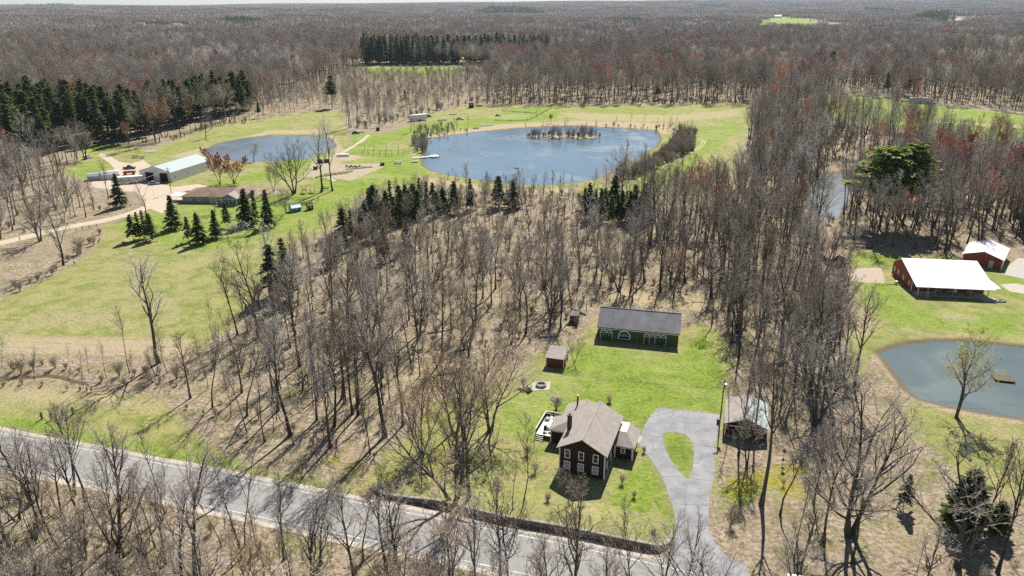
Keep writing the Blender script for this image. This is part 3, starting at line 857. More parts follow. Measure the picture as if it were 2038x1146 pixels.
def plant(name, p, x, y, s, label, cat, group=None, rz=None, z=0.0, tilt=None, rr=random.Random(5)):
    o = empty(name, (x, y, z), rr.uniform(0, 6.28) if rz is None else rz, label, cat, group)
    if tilt: o.rotation_euler = (tilt[0], tilt[1], o.rotation_euler[2])
    wd = s * rr.uniform(.82, 1.24)
    o.scale = (wd, wd, s * rr.uniform(.92, 1.06))
    for part in ('trunk', 'crown', 'buds'):
        if part in p:
            c = bpy.data.objects.new(part, p[part]); link(c, o)
    return o

# ------------------------------------------------------------------ far mass: one object that draws copies of a few meshes at points
def scatter_object(name, protos, pts, label=None, cat=None):
    """pts: rows of x, y, z, rz, scale, mesh index, tilt x, tilt y"""
    pts = np.asarray(pts, np.float32)
    me = bpy.data.meshes.new(name)
    me.vertices.add(len(pts)); me.vertices.foreach_set('co', np.ascontiguousarray(pts[:, :3]).ravel())
    a = me.attributes.new('rot', 'FLOAT_VECTOR', 'POINT'); a.data.foreach_set('vector', np.ascontiguousarray(pts[:, [6, 7, 3]]).ravel())
    a = me.attributes.new('size', 'FLOAT', 'POINT'); a.data.foreach_set('value', np.ascontiguousarray(pts[:, 4]))
    a = me.attributes.new('pick', 'INT', 'POINT'); a.data.foreach_set('value', pts[:, 5].astype(np.int32))
    o = bpy.data.objects.new(name, me); link(o); tag(o, label, cat, kind='stuff')
    ng = bpy.data.node_groups.new(name, 'GeometryNodeTree')
    ng.interface.new_socket('Geometry', in_out='INPUT', socket_type='NodeSocketGeometry')
    ng.interface.new_socket('Geometry', in_out='OUTPUT', socket_type='NodeSocketGeometry')
    gi = ng.nodes.new('NodeGroupInput'); go = ng.nodes.new('NodeGroupOutput')
    jn = ng.nodes.new('GeometryNodeJoinGeometry')
    for p in reversed(protos):      # the join node reads its links last to first
        po = bpy.data.objects.new(name + '_source', p)
        inf = ng.nodes.new('GeometryNodeObjectInfo'); inf.inputs['Object'].default_value = po
        g2 = ng.nodes.new('GeometryNodeGeometryToInstance')
        ng.links.new(inf.outputs['Geometry'], g2.inputs[0]); ng.links.new(g2.outputs[0], jn.inputs[0])
    iop = ng.nodes.new('GeometryNodeInstanceOnPoints'); iop.inputs['Pick Instance'].default_value = True
    def named(n, typ):
        q = ng.nodes.new('GeometryNodeInputNamedAttribute'); q.data_type = typ; q.inputs['Name'].default_value = n
        return q.outputs['Attribute']
    ng.links.new(gi.outputs[0], iop.inputs['Points']); ng.links.new(jn.outputs[0], iop.inputs['Instance'])
    ng.links.new(named('pick', 'INT'), iop.inputs['Instance Index'])
    ng.links.new(named('rot', 'FLOAT_VECTOR'), iop.inputs['Rotation'])
    ng.links.new(named('size', 'FLOAT'), iop.inputs['Scale'])
    ng.links.new(iop.outputs[0], go.inputs[0])
    md = o.modifiers.new('scatter', 'NODES'); md.node_group = ng
    return o
# ------------------------------------------------------------------ where trees stand
RS = np.random.default_rng(21)
rw = random.Random(77)
road_arr = np.array(ROAD)

def dist_to_line(X, Y, line):
    d = np.full(X.shape, 1e9)
    for (x0, y0), (x1, y1) in zip(line[:-1], line[1:]):
        dx, dy = x1 - x0, y1 - y0
        t = np.clip(((X - x0) * dx + (Y - y0) * dy) / (dx * dx + dy * dy + 1e-9), 0, 1)
        d = np.minimum(d, np.hypot(X - x0 - t * dx, Y - y0 - t * dy))
    return d

def jitter_points(poly, sp, keep=1.0, hard=True):
    xs = [p[0] for p in poly]; ys = [p[1] for p in poly]
    X, Y = np.meshgrid(np.arange(min(xs), max(xs), sp), np.arange(min(ys), max(ys), sp * .9))
    X = X + (np.arange(X.shape[0]) % 2)[:, None] * sp * .5
    X = X + RS.uniform(-.42, .42, X.shape) * sp; Y = Y + RS.uniform(-.42, .42, Y.shape) * sp
    X, Y = X.ravel(), Y.ravel()
    ok = seg_dist(X, Y, poly) > 0
    if keep < 1: ok &= RS.random(X.shape) < keep
    return X[ok], Y[ok]

BUILT = [(16, 108, 13), (30.5, 158, 13), (10, 146, 5), (42.5, 122, 7), (123, 194, 19), (9.5, 131, 4), (152, 207, 16), (95, 196, 4)]   # x, y, clear radius
def clear_of(X, Y, water=1.0, road=7.0, built=True, drive=3.0):
    ok = np.ones(X.shape, bool)
    for W in WATERS: ok &= sdf(X, Y, W, 10) < -water
    ok &= dist_to_line(X, Y, ROAD) > road
    ok &= sdf(X, Y, DRIVE, 10) < -drive
    ok &= dist_to_line(X, Y, FARM) > 4.5
    if built:
        for bx, by, br in BUILT: ok &= np.hypot(X - bx, Y - by) > br
    return ok

VIEW_X, VIEW_Y = 1019 / F_PX, 573 / F_PX
def in_view(X, Y, h=24, pad=0.03):
    """ground point or its top falls in the picture"""
    d = Y * CP + CAM_H * SP
    a = np.abs(X) / d < VIEW_X + pad + 6 / d
    vt = (Y * SP + (h - CAM_H) * CP) / (Y * CP - (h - CAM_H) * SP)
    return a & (vt > -VIEW_Y)

# bare wood: outlines, spacing, mix of kinds
WOODLOT = PP([(560,560),(600,500),(650,468),(700,432),(745,405),(860,378),(1050,378),(1240,395),(1290,430),(1340,470),(1400,560),(1365,592),(1330,600),(1190,604),(1165,640),(1120,660),(1060,690),(1010,720),(930,750),(850,770),(800,790),(730,790),(640,780),(560,800),(500,760),(430,740),(400,700),(480,650)])
GROVE = PP([(345,800),(400,745),(500,760),(560,795),(640,780),(760,790),(850,775),(830,850),(760,900),(700,905),(640,895),(560,895),(480,880),(420,850)])
STRIP = PP([(1390,600),(1420,560),(1560,500),(1660,490),(1670,560),(1680,640),(1690,700),(1720,760),(1640,860),(1560,880),(1500,800),(1475,740),(1470,700),(1410,640)])
SWAMPWOOD = PP([(1500,215),(1600,185),(1640,190),(1640,235),(1700,250),(1840,268),(1870,300),(2150,300),(2150,508),(1990,480),(1900,505),(1800,505),(1690,492),(1560,500),(1420,560),(1340,470),(1290,430),(1330,415),(1450,405),(1500,350),(1485,300)])
SWAMP_GAP = PP([(1610,395),(1625,372),(1660,360),(1672,372),(1668,430),(1660,480),(1622,485)])
CREEKSIDE = PP([(-120,735),(60,722),(220,735),(340,742),(420,745),(340,790),(230,770),(0,735)])
LEFTWOOD = PP([(-300,560),(-60,520),(60,475),(130,445),(200,430),(260,405),(250,395),(170,395),(100,380),(60,350),(-50,340),(-300,360)])
FORE = [(-150, 60), (26, 60), (26, 79.5), (-6, 86), (-150, 128)]
FORE2 = [(34, 58), (80, 58), (84, 80), (66, 80), (60, 84), (46, 80.5), (34, 79)]
RIGHTFRONT = PP([(1450,1010),(1560,960),(1640,900),(1700,880),(1740,960),(1760,1080),(1700,1146),(1560,1160),(1450,1080)])
RIGHTEDGE = PP([(1890,960),(2100,920),(2160,1200),(1900,1160)])

near = []      # x, y, kind list, scale, where
def stand(poly, sp, kinds, lo, hi, where, keep=1.0, **kw):
    X, Y = jitter_points(poly, sp, keep)
    ok = clear_of(X, Y, **kw) & in_view(X, Y)
    for x, y in zip(X[ok], Y[ok]):
        f = 1.0 if poly is not WOODLOT else 1.2 if x > 38 else 1.05 - 0.48 * min(1, max(0, (y - 150) / 110))
        near.append((float(x), float(y), rw.choice(kinds), rw.uniform(lo, hi) * f, where))
Fk = [('F', k) for k in range(6)]; Tk = [('T', k) for k in range(3)]; Bk = [('B', k) for k in range(3)]; Pk = [('P', 0), ('P', 1)]; Gk = [('G', 0), ('G', 1)]
stand(FORE, 4.4, Fk * 2 + Tk * 3 + Bk[2:] + Gk[:1], .6, .98, 'bare tree in the wood on the near side of the road', .86)
stand(FORE2, 5.5, Fk + Tk + Gk, .6, .9, 'bare tree by the drive entrance on the near side of the road', .9)
stand(GROVE, 4.7, Tk * 2 + Fk, .75, 1.05, 'slender bare tree in the open grove above the road', .88)
stand(WOODLOT, 6.6, Fk * 2 + Tk * 2 + Bk * 2 + Pk + Gk, .48, .98, 'bare tree in the central wood between house and pond', .9)
stand(STRIP, 6.6, Fk * 3 + Bk * 2 + Tk, .7, 1.15, 'tall bare tree in the strip of wood beside the driveway', .8)
stand(RIGHTFRONT, 7.0, Fk + Tk + Bk, .65, .95, 'bare tree on the leafy ground right of the driveway', .5)
stand(RIGHTEDGE, 8.0, Fk + Tk, .6, .9, 'bare tree on the dry bank below the right-hand pond', .3)
stand(LEFTWOOD, 8.5, Fk + Bk * 2 + Pk * 2, .55, .8, 'bare tree along the gravel farm drive', .75)
stand(PP([(-50,335),(60,330),(140,312),(200,305),(150,335),(90,365),(-50,430)]), 7.5, Fk + Pk * 2 + Bk, .6, .95, 'bare tree in front of the dark pines at the left edge', .85)
stand(CREEKSIDE, 8.0, Tk + [('B', 2)], .4, .8, 'small bare tree along the creek', .6)
sw = [q for q in zip(*jitter_points(SWAMPWOOD, 6.8, .94))]
SX = np.array([q[0] for q in sw]); SY = np.array([q[1] for q in sw])
ok = clear_of(SX, SY) & in_view(SX, SY) & ~(seg_dist(SX, SY, SWAMP_GAP) > 0) & ~((SY > 330) & (SX > 150) & (RS.random(SX.shape) < .55))
for x, y in zip(SX[ok], SY[ok]):
    near.append((float(x), float(y), rw.choice(Fk * 4 + Bk + Pk + ([('R', 1)] * 4 + [('R', 2)] * 2 if x > 135 and 235 < y < 330 else [('R', 2)])), rw.uniform(.8, 1.12), 'bare tree in the flooded wood behind the red barns'))

KIND = {'F': FOREST, 'B': BROAD, 'T': THIN, 'P': PALE, 'G': GOLD, 'R': REDS}
near.sort(key=lambda q: math.hypot(q[0], q[1]))
N_SINGLE = 262
for x, y, (k, i), s, where in near[:N_SINGLE]:
    plant('bare_tree', KIND[k][i], x, y, s, where, 'tree', where.replace('bare tree', 'bare trees').replace('slender bare', 'slender bare'), tilt=(rw.gauss(0, .055), rw.gauss(0, .055)))

# trees one would point out
def lone(name, p, px, py, h, label, cat='tree', group=None, rz=None, tilt=None):
    x, y = P(px, py)
    return plant(name, p, x, y, h / p['h'], label, cat, group, rz, tilt=tilt)
lone('bare_tree', PALE[0], 316, 722, 26, 'tallest pale bare tree standing alone at the edge of the left field')
lone('bare_tree', BROAD[0], 515, 672, 24, 'broad bare tree where the field meets the central wood', rz=1)
lone('bare_tree', THIN[2], 424, 672, 11, 'small crooked bare tree between the two tall field-edge trees')
lone('bare_tree', THIN[0], 258, 742, 14, 'thin bare tree leaning left over the creek', tilt=(0, -.24), rz=0)
lone('bare_tree', THIN[2], 333, 742, 12, 'thin bare tree just right of the tallest field tree')
lone('bare_tree', BROAD[1], 905, 1004, 23, 'big dark multi-stemmed bare tree above the roadside wall', rz=.4)
lone('bare_tree', FOREST[3], 934, 998, 22, 'straight bare tree behind the big multi-stemmed tree at the wall')
lone('bare_tree', GOLD[0], 905, 862, 18, 'golden-twigged bare tree left of the fire pit, further from it')
lone('bare_tree', GOLD[1], 975, 858, 17, 'rounded golden-twigged bare tree closest to the fire pit')
lone('bare_tree', GOLD[1], 840, 905, 16, 'golden-twigged bare tree at the end of the open grove', rz=2)
lone('bare_tree', THIN[0], 986, 1012, 14, 'thin bare sapling on the yellow grass left of the house')
lone('bare_tree', THIN[1], 1020, 1022, 12, 'crooked thin bare sapling just inside the roadside wall')
lone('bare_tree', THIN[2], 1042, 1000, 15, 'slender bare tree in front of the house left corner')
lone('bare_tree', THIN[1], 737, 905, 18, 'slender bare tree with long shadow at the grove front')
lone('bare_tree', BROAD[2], 1135, 1010, 7, 'small round bare tree in the shadow of the house front')
lone('bare_tree', BROAD[2], 1143, 722, 6, 'small bare fruit tree beside the little red shed')
lone('bare_tree', FOREST[3], 1515, 1004, 27, 'massive dark-trunked bare tree right of the driveway', rz=2.2)
lone('bare_tree', BROAD[2], 1486, 930, 12, 'low dark bare tree before the garage gable')
lone('bare_tree', BROAD[1], 1690, 1062, 24, 'huge many-stemmed bare tree on the leafy ground', rz=1.3)
lone('bare_tree', FOREST[5], 1640, 1078, 20, 'bare tree with straight trunk just left of the huge many-stemmed one')
lone('bare_tree', THIN[1], 1580, 1115, 17, 'thin bare tree standing alone on yellowish moss')
lone('bare_tree', BROAD[0], 1470, 712, 17, 'crooked bare tree beyond the utility pole')
lone('bare_tree', BROAD[0], 1555, 690, 22, 'dark forked bare tree behind the utility pole', rz=.5)
lone('bare_tree', FOREST[1], 1610, 790, 26, 'tall leaning bare tree left of the right-hand pond', tilt=(0, .07), rz=0)
lone('bare_tree', FOREST[0], 1640, 760, 22, 'bare tree beside the tall leaning one near the pond')
lone('bare_tree', FOREST[4], 1668, 735, 20, 'bare tree nearest the dry pond bank')
lone('bare_tree', BROAD[0], 1905, 1130, 18, 'bare tree right of the lower cedar', rz=.9)
lone('bare_tree', FOREST[2], 1985, 1140, 21, 'straight bare tree in the lower right corner')
lone('bare_tree', FOREST[4], 1942, 1090, 19, 'slim bare tree between cedar and picture edge')
lone('willow_tree', WILLOW[0], 1903, 830, 16, 'yellow-green willow on the bank of the right-hand pond', rz=.3)
lone('willow_tree', WILLOW[1], 505, 322, 9, 'small pale yellow willow by the left pond')
lone('bare_tree', BROAD[0], 410, 275, 15, 'round bare tree standing alone on the slope above the left pond')
for px, py, h, k, lab in ((1893,400,23,1,'crimson-budded maple top rising above the flooded wood, leftmost'),(1918,398,24,1,'crimson-budded maple top rising above the flooded wood, second from left'),(1942,432,22,2,'orange-red budded maple in the flooded wood behind the red garage'),(2012,405,22,1,'crimson-budded maple near the right picture edge'),(10,345,20,1,'dark red budded maple at the left picture edge'),(258,300,15,2,'rust-budded maple before the belt of pines')):
    lone('red_budding_tree', REDS[k], px, py, h, lab)
fx_, fy_ = P(536, 462)
plant('fallen_tree', PALE[1], fx_, fy_, .85, 'pale fallen tree lying on the grass below the spruces', 'tree', rz=0, z=.9, tilt=(0, -1.42)).rotation_euler = (R(78), 0, R(-62))
lone('red_budding_tree', REDS[0], 438, 366, 15, 'red budding maple beside the grey metal barn, nearer the barn')
lone('red_budding_tree', REDS[0], 466, 364, 14, 'red budding maple beside the grey metal barn, further from it', rz=2)
lone('bare_tree', BROAD[1], 585, 385, 20, 'tall bare tree behind the ranch house, right of the red maples')
lone('bare_tree', BROAD[2], 545, 380, 12, 'brownish bare tree beside the ranch house')
lone('bare_tree', PALE[0], 640, 382, 28, 'tall pale bare tree by the play set, left trunk')
lone('bare_tree', PALE[0], 662, 380, 30, 'tall pale bare tree by the play set, right trunk', rz=2.5)
lone('bare_tree', BROAD[2], 570, 425, 10, 'bare tree beside the blue playhouse')
lone('bare_tree', BROAD[2], 428, 424, 8, 'low grey bare tree screening the ranch house front')
lone('bare_tree', PALE[1], 290, 425, 13, 'bare vase-shaped tree on the gravel yard edge')
lone('bare_tree', PALE[1], 126, 528, 20, 'pale ghostly bare tree by the ditch at the field corner')
lone('bare_tree', BROAD[1], 80, 480, 18, 'dark spreading bare tree beside the farm drive')
lone('bare_tree', PALE[0], 60, 330, 24, 'white-barked bare tree in front of the dark pines')
lone('bare_tree', FOREST[2], 818, 262, 13, 'bare tree in front of the white box trailer')
lone('bare_tree', THIN[0], 931, 268, 11, 'thin bare pole-like tree on the far pond shore')
lone('bare_tree', BROAD[2], 1905, 300, 12, 'open-grown bare tree before the far green field')
lone('bare_tree', THIN[1], 1855, 300, 13, 'thin bare tree before the far green field')
lone('bare_tree', FOREST[2], 1940, 300, 14, 'upright bare tree before the far green field')

# ------------------------------------------------------------------ conifers
spr = [(266,479,10,1),(279,476,9.5,2),(290,474,10,2),(303,478,9,1),(347,456,13,0),(377,481,9,1),(398,485,11,0),(431,474,10,0),(453,452,10,1),(492,448,14,0),(509,441,13,2),(535,452,13,0)]
for px, py, h, k in spr:
    lone('spruce_tree', SPRUCE[k], px, py, h, 'dark spruce in the group between ranch house and field', 'spruce', 'spruces below the ranch house')
lone('spruce_tree', SPRUCE[0], 240, 412, 13, 'dark spruce by the farm drive, left of the ranch house', 'spruce')
lone('spruce_tree', SPRUCE[1], 1797, 1012, 6.3, 'small lone spruce on the leafy ground', 'spruce')
lone('cedar_tree', CEDAR[0], 1912, 1058, 11, 'large dark cedar at lower right', 'cedar', rz=.4)
lone('cedar_tree', CEDAR[0], 1980, 1062, 6, 'smaller dark cedar beside the large one', 'cedar', rz=2)
lone('white_pine_tree', WPINE[0], 1750, 455, 29, 'broad bright green pine in the flooded wood, left half', 'pine')
lone('white_pine_tree', WPINE[1], 1796, 452, 32, 'broad bright green pine in the flooded wood, right half', 'pine')
wl = [(745,438),(762,448),(785,445),(800,446),(815,440),(832,436),(850,425),(870,430),(1172,436),(1195,440),(1228,444),(1252,446),(720,470),(740,480),(690,500),(738,430),(752,424),(770,438),(778,425),(796,432),(808,424),(824,430),(836,418),(862,414),(882,420),(905,424),(936,418),(992,412),(1021,414),(1164,418),(1185,424),(1203,430),(1222,420),(1236,438),(1246,424),(1262,434),(1280,440),(1216,446),(672,510),(684,480),(660,530),(576,600),(570,575),(765,520),(810,500),(545,590),(700,475),(728,462)]
for i, (px, py) in enumerate(wl):
    lone('spruce_tree', SPRUCE[(0, 1, 2, 1)[i % 4]], px, py, rw.uniform(9, 14) if px > 640 else rw.uniform(12, 16), 'young spruce among bare trees along the far edge of the central wood', 'spruce', 'spruces along the central wood')
for i, (px, py, h) in enumerate([(1648,175,34),(1172,75,26),(1205,78,26),(1105,108,24),(1200,108,22),(1220,110,22),(1335,110,24),(662,215,26),(1635,82,24),(1590,80,22),(1770,95,24),(1835,100,24),(490,215,30),(470,218,28),(705,128,28)]):
    lone('pine_tree', PINE[i % 3], px, py, h, ['tall pine rising above bare woods, taller than its neighbours', 'pine standing singly in the bare woods'][i > 0], 'pine', None if i == 0 else 'single pines in the far woods')

def grove(poly, sp, keep, lo, hi, label, group, ks=(0, 1, 2)):
    X, Y = jitter_points(poly, sp, keep)
    for x, y in zip(X, Y):
        p = rw.choice([PINE[k] for k in ks])
        plant('pine_tree', p, float(x), float(y), rw.uniform(lo, hi) / p['h'], label, 'pine', group)
grove(PP([(-60,318),(60,318),(140,298),(225,285),(235,262),(100,240),(-60,245)]), 9.0, .9, 22, 32, 'dark pine in the grove at the left picture edge', 'pines at the left edge', (0, 1, 2, 2))
grove(PP([(215,292),(260,285),(330,262),(420,240),(505,224),(515,212),(400,218),(300,240),(215,268)]), 8.6, .9, 18, 29, 'dark pine in the belt above the left pond', 'pines above the left pond', (0, 2, 2))
grove(PP([(722,130),(900,128.5),(1090,124.5),(1095,119.5),(900,122.5),(722,124)]), 9.6, .85, 29, 37, 'pine in the dark plantation beyond the green clearing', 'pines of the dark plantation', (3, 3, 2))

# ------------------------------------------------------------------ the bare forest mass
LOD1 = [proto('mid_tree', 131 + k, spec(h=h, r0=r, clear=c, counts=(12, 7, 5), ang=(a + 6, 40, 44), ratio=(.48, .54, .55), nseg=(7, 5, 3, 2), tip=.03, sides=(5, 4, 3, 3)), twig=tw, bark=bk)
        for k, (h, r, c, a, tw, bk) in enumerate([(24, .25, .42, 36, M_TWIG, M_BARK), (26, .28, .45, 34, M_TWIG, M_BARK), (22, .22, .4, 40, M_TWIG, M_BARK), (25, .26, .38, 44, M_TWIG, M_BARK), (24, .28, .35, 42, M_TWIG_PALE, M_BARK_PALE), (23, .24, .40, 42, M_TWIG_GOLD, M_BARK)])]
LOD1 += [proto('mid_red_tree', 141 + k, spec(h=23, r0=.22, clear=.45, counts=(11, 6, 5), ang=(38, 38, 42), ratio=(.42, .52, .55), nseg=(7, 5, 3, 2), tip=.03, sides=(5, 4, 3, 3), bud=.26, bud_n=3), bud=b_) for k, b_ in enumerate((M_BUD_RED, M_BUD_RUST))]
JL0 = [joined_mesh('forest_source', p) for p in FOREST + BROAD + THIN + PALE + GOLD + REDS]
off0 = {'F': 0, 'B': 6, 'T': 9, 'P': 12, 'G': 14, 'R': 16}
JL1 = [joined_mesh('forest_source', p) for p in LOD1]
SRC = JL0 + JL1 + [joined_mesh('forest_source', p) for p in (PINE[0], PINE[2], PINE[3])]
NL0 = len(JL0)
rows = []
for x, y, (k, i), s, where in near[N_SINGLE:]:
    rows.append((x, y, 0, rw.uniform(0, 6.28), s * 1.02, off0[k] + i, rw.gauss(0, .04), rw.gauss(0, .04)))
# open ground further off where no wood stands
OPEN = [PP([(-20,345),(100,335),(160,300),(230,282),(300,300),(420,250),(520,240),(600,223),(680,220),(692,262),(760,258),(850,228),(930,208),(1500,206),(1492,300),(1495,360),(1450,405),(1330,415),(1290,430),(1240,395),(1050,378),(860,378),(745,405),(600,500),(480,650),(400,700),(-300,700),(-300,560),(-60,520)]),
        PP([(712,134),(725,128.5),(925,131),(918,150),(740,156)]), PP([(722,130),(1090,122),(1100,109),(722,115)]),
        PP([(1640,190),(1720,189),(1840,204),(2300,250),(2300,290),(1880,292),(1840,262),(1700,246),(1640,232)]),
        PP([(1512,40),(1560,36),(1625,41),(1650,64),(1500,64)]), PP([(1630,46),(1700,45),(1710,62),(1640,62)]), PP([(1850,38),(1925,38),(1940,54),(1840,54)]), PP([(268,51),(380,52),(390,68),(255,66)]), PP([(455,43),(520,42),(530,56),(450,56)]), PP([(1345,45),(1400,45),(1405,58),(1340,58)]), PP([(1870,114),(1990,114),(2060,130),(2060,160),(1950,158),(1880,150)]),
        PP([(-80,330),(140,305),(230,288),(238,262),(100,238),(-80,242)]), PP([(210,296),(330,268),(505,226),(515,210),(300,238),(210,266)])]
def mass(y0, y1, sp, pick, lo, hi):
    w = y1 * .78 + 120
    X, Y = np.meshgrid(np.arange(-w, w, sp), np.arange(y0, y1, sp * .9))
    X = X + RS.uniform(-.48, .48, X.shape) * sp; Y = Y + RS.uniform(-.48, .48, Y.shape) * sp
    X, Y = X.ravel(), Y.ravel()
    ok = in_view(X, Y, 26, .04)
    for W in OPEN + [SWAMPWOOD]: ok &= ~(sdf(X, Y, W, 1) > 0)
    X, Y = X[ok], Y[ok]
    Z = hills(X, Y)
    patch = np.sin(X / 95 + 1.3) * np.cos(Y / 130) + np.sin(X / 41 + Y / 67) * .6
    low = (X > -190) & (X < -20) & (Y > 480) & (Y < 905)
    for x, y, z, q, lw_ in zip(X, Y, Z, patch, low):
        rows.append((x, y, z, RS.uniform(0, 6.28), RS.uniform(lo, hi) * (.46 if lw_ else 1), pick(x, y, q), RS.normal(0, .04), RS.normal(0, .04)))
def pick1(x, y, q):
    u = RS.random()
    if RS.random() < (.12 if q < -1.15 else .004): return NL0 + 8 + int(RS.integers(0, 3))
    if q > .9 and u < .28 or (60 < x < 360 and 600 < y < 900 and u < .16): return NL0 + 6 + int(RS.random() < .45)
    if u < .03: return NL0 + 6 + int(RS.random() < .6)
    if q < -.6 and u < .4 or u > .96: return NL0 + 4
    if u < .12: return NL0 + 5
    return NL0 + int(RS.integers(0, 4))
mass(420, 900, 8.2, pick1, .72, 1.2)
mass(900, 1500, 9.2, pick1, .75, 1.2)
scatter_object('bare_forest', SRC, rows, 'bare grey-brown deciduous forest reaching to the skyline', 'forest')
print('near', len(near), 'rows', len(rows))

# brush under the trees
JS = [joined_mesh('undergrowth_source', p) for p in SHRUB + THIN]
rb = []
def brush(poly, sp, keep, lo, hi, whips=.0, **kw):
    X, Y = jitter_points(poly, sp, keep)
    ok = clear_of(X, Y, **kw) & in_view(X, Y, 4)
    for x, y in zip(X[ok], Y[ok]):
        wh = RS.random() < whips
        rb.append((x, y, 0, RS.uniform(0, 6.28), RS.uniform(.25, .6) if wh else RS.uniform(lo, hi), int(RS.integers(0, 3)) + (3 if wh else 0), RS.normal(0, .1), RS.normal(0, .1)))
brush(FORE, 2.5, .62, .3, .9, .65); brush(FORE2, 2.8, .6, .3, .8, .5); brush(WOODLOT, 3.4, .6, .3, .9, .5); brush(GROVE, 4.5, .3, .3, .7); brush(STRIP, 3.2, .7, .3, 1.0, .5)
brush(SWAMPWOOD, 5.0, .6, .4, 1.1, .4); brush(CREEKSIDE, 2.0, .6, .12, .8, .3, water=.2); brush(PP([(-60,758),(0,756),(70,750),(130,756),(200,782),(180,790),(100,772),(0,770),(-60,772)]), 1.8, .6, .1, .5, .1, water=.1); brush(LEFTWOOD, 6.0, .4, .4, 1.2); brush(RIGHTFRONT, 5.0, .35, .3, .7)
brush(PP([(900,272),(1000,258),(1150,251),(1340,252),(1380,262),(1385,290),(1340,300),(1330,262),(1150,253),(1000,262),(900,276)]), 3.2, .5, .25, .9, .4, water=-.5)
brush(PP([(1385,270),(1380,300),(1330,325),(1260,355),(1215,366),(1220,356),(1280,335),(1330,300),(1345,270)]), 2.3, .95, .7, 1.8, .25, water=-.5)
brush(PP([(820,262),(900,250),(930,262),(870,275),(830,285)]), 3.0, .7, .3, 1.1, .3, water=-.5)
brush(PP([(820,282),(846,282),(850,305),(828,305)]), 2.6, .9, .8, 1.5, water=-.5)
brush(ISLAND, 2.4, .85, .6, 1.6, .45, water=-90)
brush(PP([(690,262),(850,228),(930,208),(1500,206),(1500,200),(930,202),(840,222),(690,250)]), 6.0, .7, .8, 1.5)
brush(PP([(300,300),(420,254),(520,243),(500,238),(420,248),(290,296)]), 6.0, .6, .8, 1.4)
brush(PP([(140,500),(200,460),(200,490),(150,530),(60,575),(0,600),(0,580),(60,555)]), 3.0, .45, .25, 1.0)
scatter_object('undergrowth', JS, rb, 'leafless brush growing under trees and along the ponds', 'brush')
print('brush', len(rb))

# beyond: plots of forest, many crowns to a plot
def plot_mesh(seed, size, n, h, twn, rad, ever=False, mats=(M_TWIG, M_BARK, M_BUD_RUST, M_TWIG_PALE, M_SPRUCE)):
    rr = random.Random(seed); b = MB()
    for k in range(n):
        x, y = rr.uniform(-.5, .5) * size, rr.uniform(-.5, .5) * size
        hh = h * rr.uniform(.8, 1.15); cw = hh * rr.uniform(.16, .24)
        u = rr.random(); mi = 4 if ever else 0 if u < .72 else 2 if u < .77 else 3 if u < .985 else 4
        limb_tube(b, [(x, y, -1), (x, y, hh * .8)], [rad * 1.3, rad * .5], 3, 1)
        for j in range(twn):
            a = rr.uniform(0, 6.28); e = rr.random(); z0 = hh * rr.uniform(.35, .75)
            z1 = hh * rr.uniform(.6, 1.0); q = cw * math.sqrt(max(0.05, 1 - ((z1 / hh - .65) / .38) ** 2)) * rr.uniform(.5, 1.1)
            if ever: z0 = hh * rr.uniform(.25, 1); z1 = z0 - hh * .07; q = cw * 1.2 * (1.05 - z0 / hh)
            x1, y1 = x + math.cos(a) * q, y + math.sin(a) * q
            w = rad * rr.uniform(.7, 1.4); ox, oy = -math.sin(a) * w, math.cos(a) * w
            b.face([(x + ox, y + oy, z0), (x - ox, y - oy, z0), (x1 - ox * .5, y1 - oy * .5, z1), (x1 + ox * .5, y1 + oy * .5, z1)], mi)
    return b.mesh('forest_plot_source', list(mats))
P2 = [plot_mesh(300 + k, 40, 20, 21, 26, .20) for k in range(4)]
P3 = [plot_mesh(310 + k, 120, 110, 19, 14, .42) for k in range(4)]
rows2 = []
def mass2(y0, y1, sp, base, n, sc):
    w = y1 * .76 + 200
    X, Y = np.meshgrid(np.arange(-w, w, sp), np.arange(y0, y1, sp))
    X, Y = X.ravel() + RS.uniform(-.45, .45, X.size) * sp, Y.ravel() + RS.uniform(-.45, .45, X.size) * sp
    ok = in_view(X, Y, 26, .05)
    for W in OPEN: ok &= ~(sdf(X, Y, W, sp) > -sp * .3)
    Z = hills(X, Y)
    for x, y, z in zip(X[ok], Y[ok], Z[ok]):
        rows2.append((x, y, z, RS.uniform(0, 6.28), sc * RS.uniform(.9, 1.25), base + int(RS.integers(0, n)), 0, 0))
P4 = [plot_mesh(320 + k, 60, 40, 24, 40, .8, True) for k in range(2)]
mass2(1500, 3000, 32, 0, 4, 1.0)
mass2(3000, 15000, 92, 4, 4, 1.0)
for x0, x1, py in ((440, 530, 56), (455, 520, 53), (960, 1075, 31), (975, 1060, 28), (1840, 1880, 44), (1845, 1875, 41), (1570, 1640, 74), (1890, 1990, 20), (60, 150, 20), (1735, 1765, 30), (1225, 1270, 50), (1395, 1440, 24)):
    for px in range(x0, x1, 7):
        x, y = P(px, py + rw.uniform(-1, 1)); z = float(hills(np.array([x]), np.array([y]))[0])
        rows2.append((x, y, z, rw.uniform(0, 6.28), rw.uniform(.8, 1.2) * min(1.4, max(.6, y / 2600)), 8 + rw.randrange(2), 0, 0))
scatter_object('distant_forest', P2 + P3 + P4, rows2, 'distant hazy forest along the skyline', 'forest')
print('plots', len(rows2))
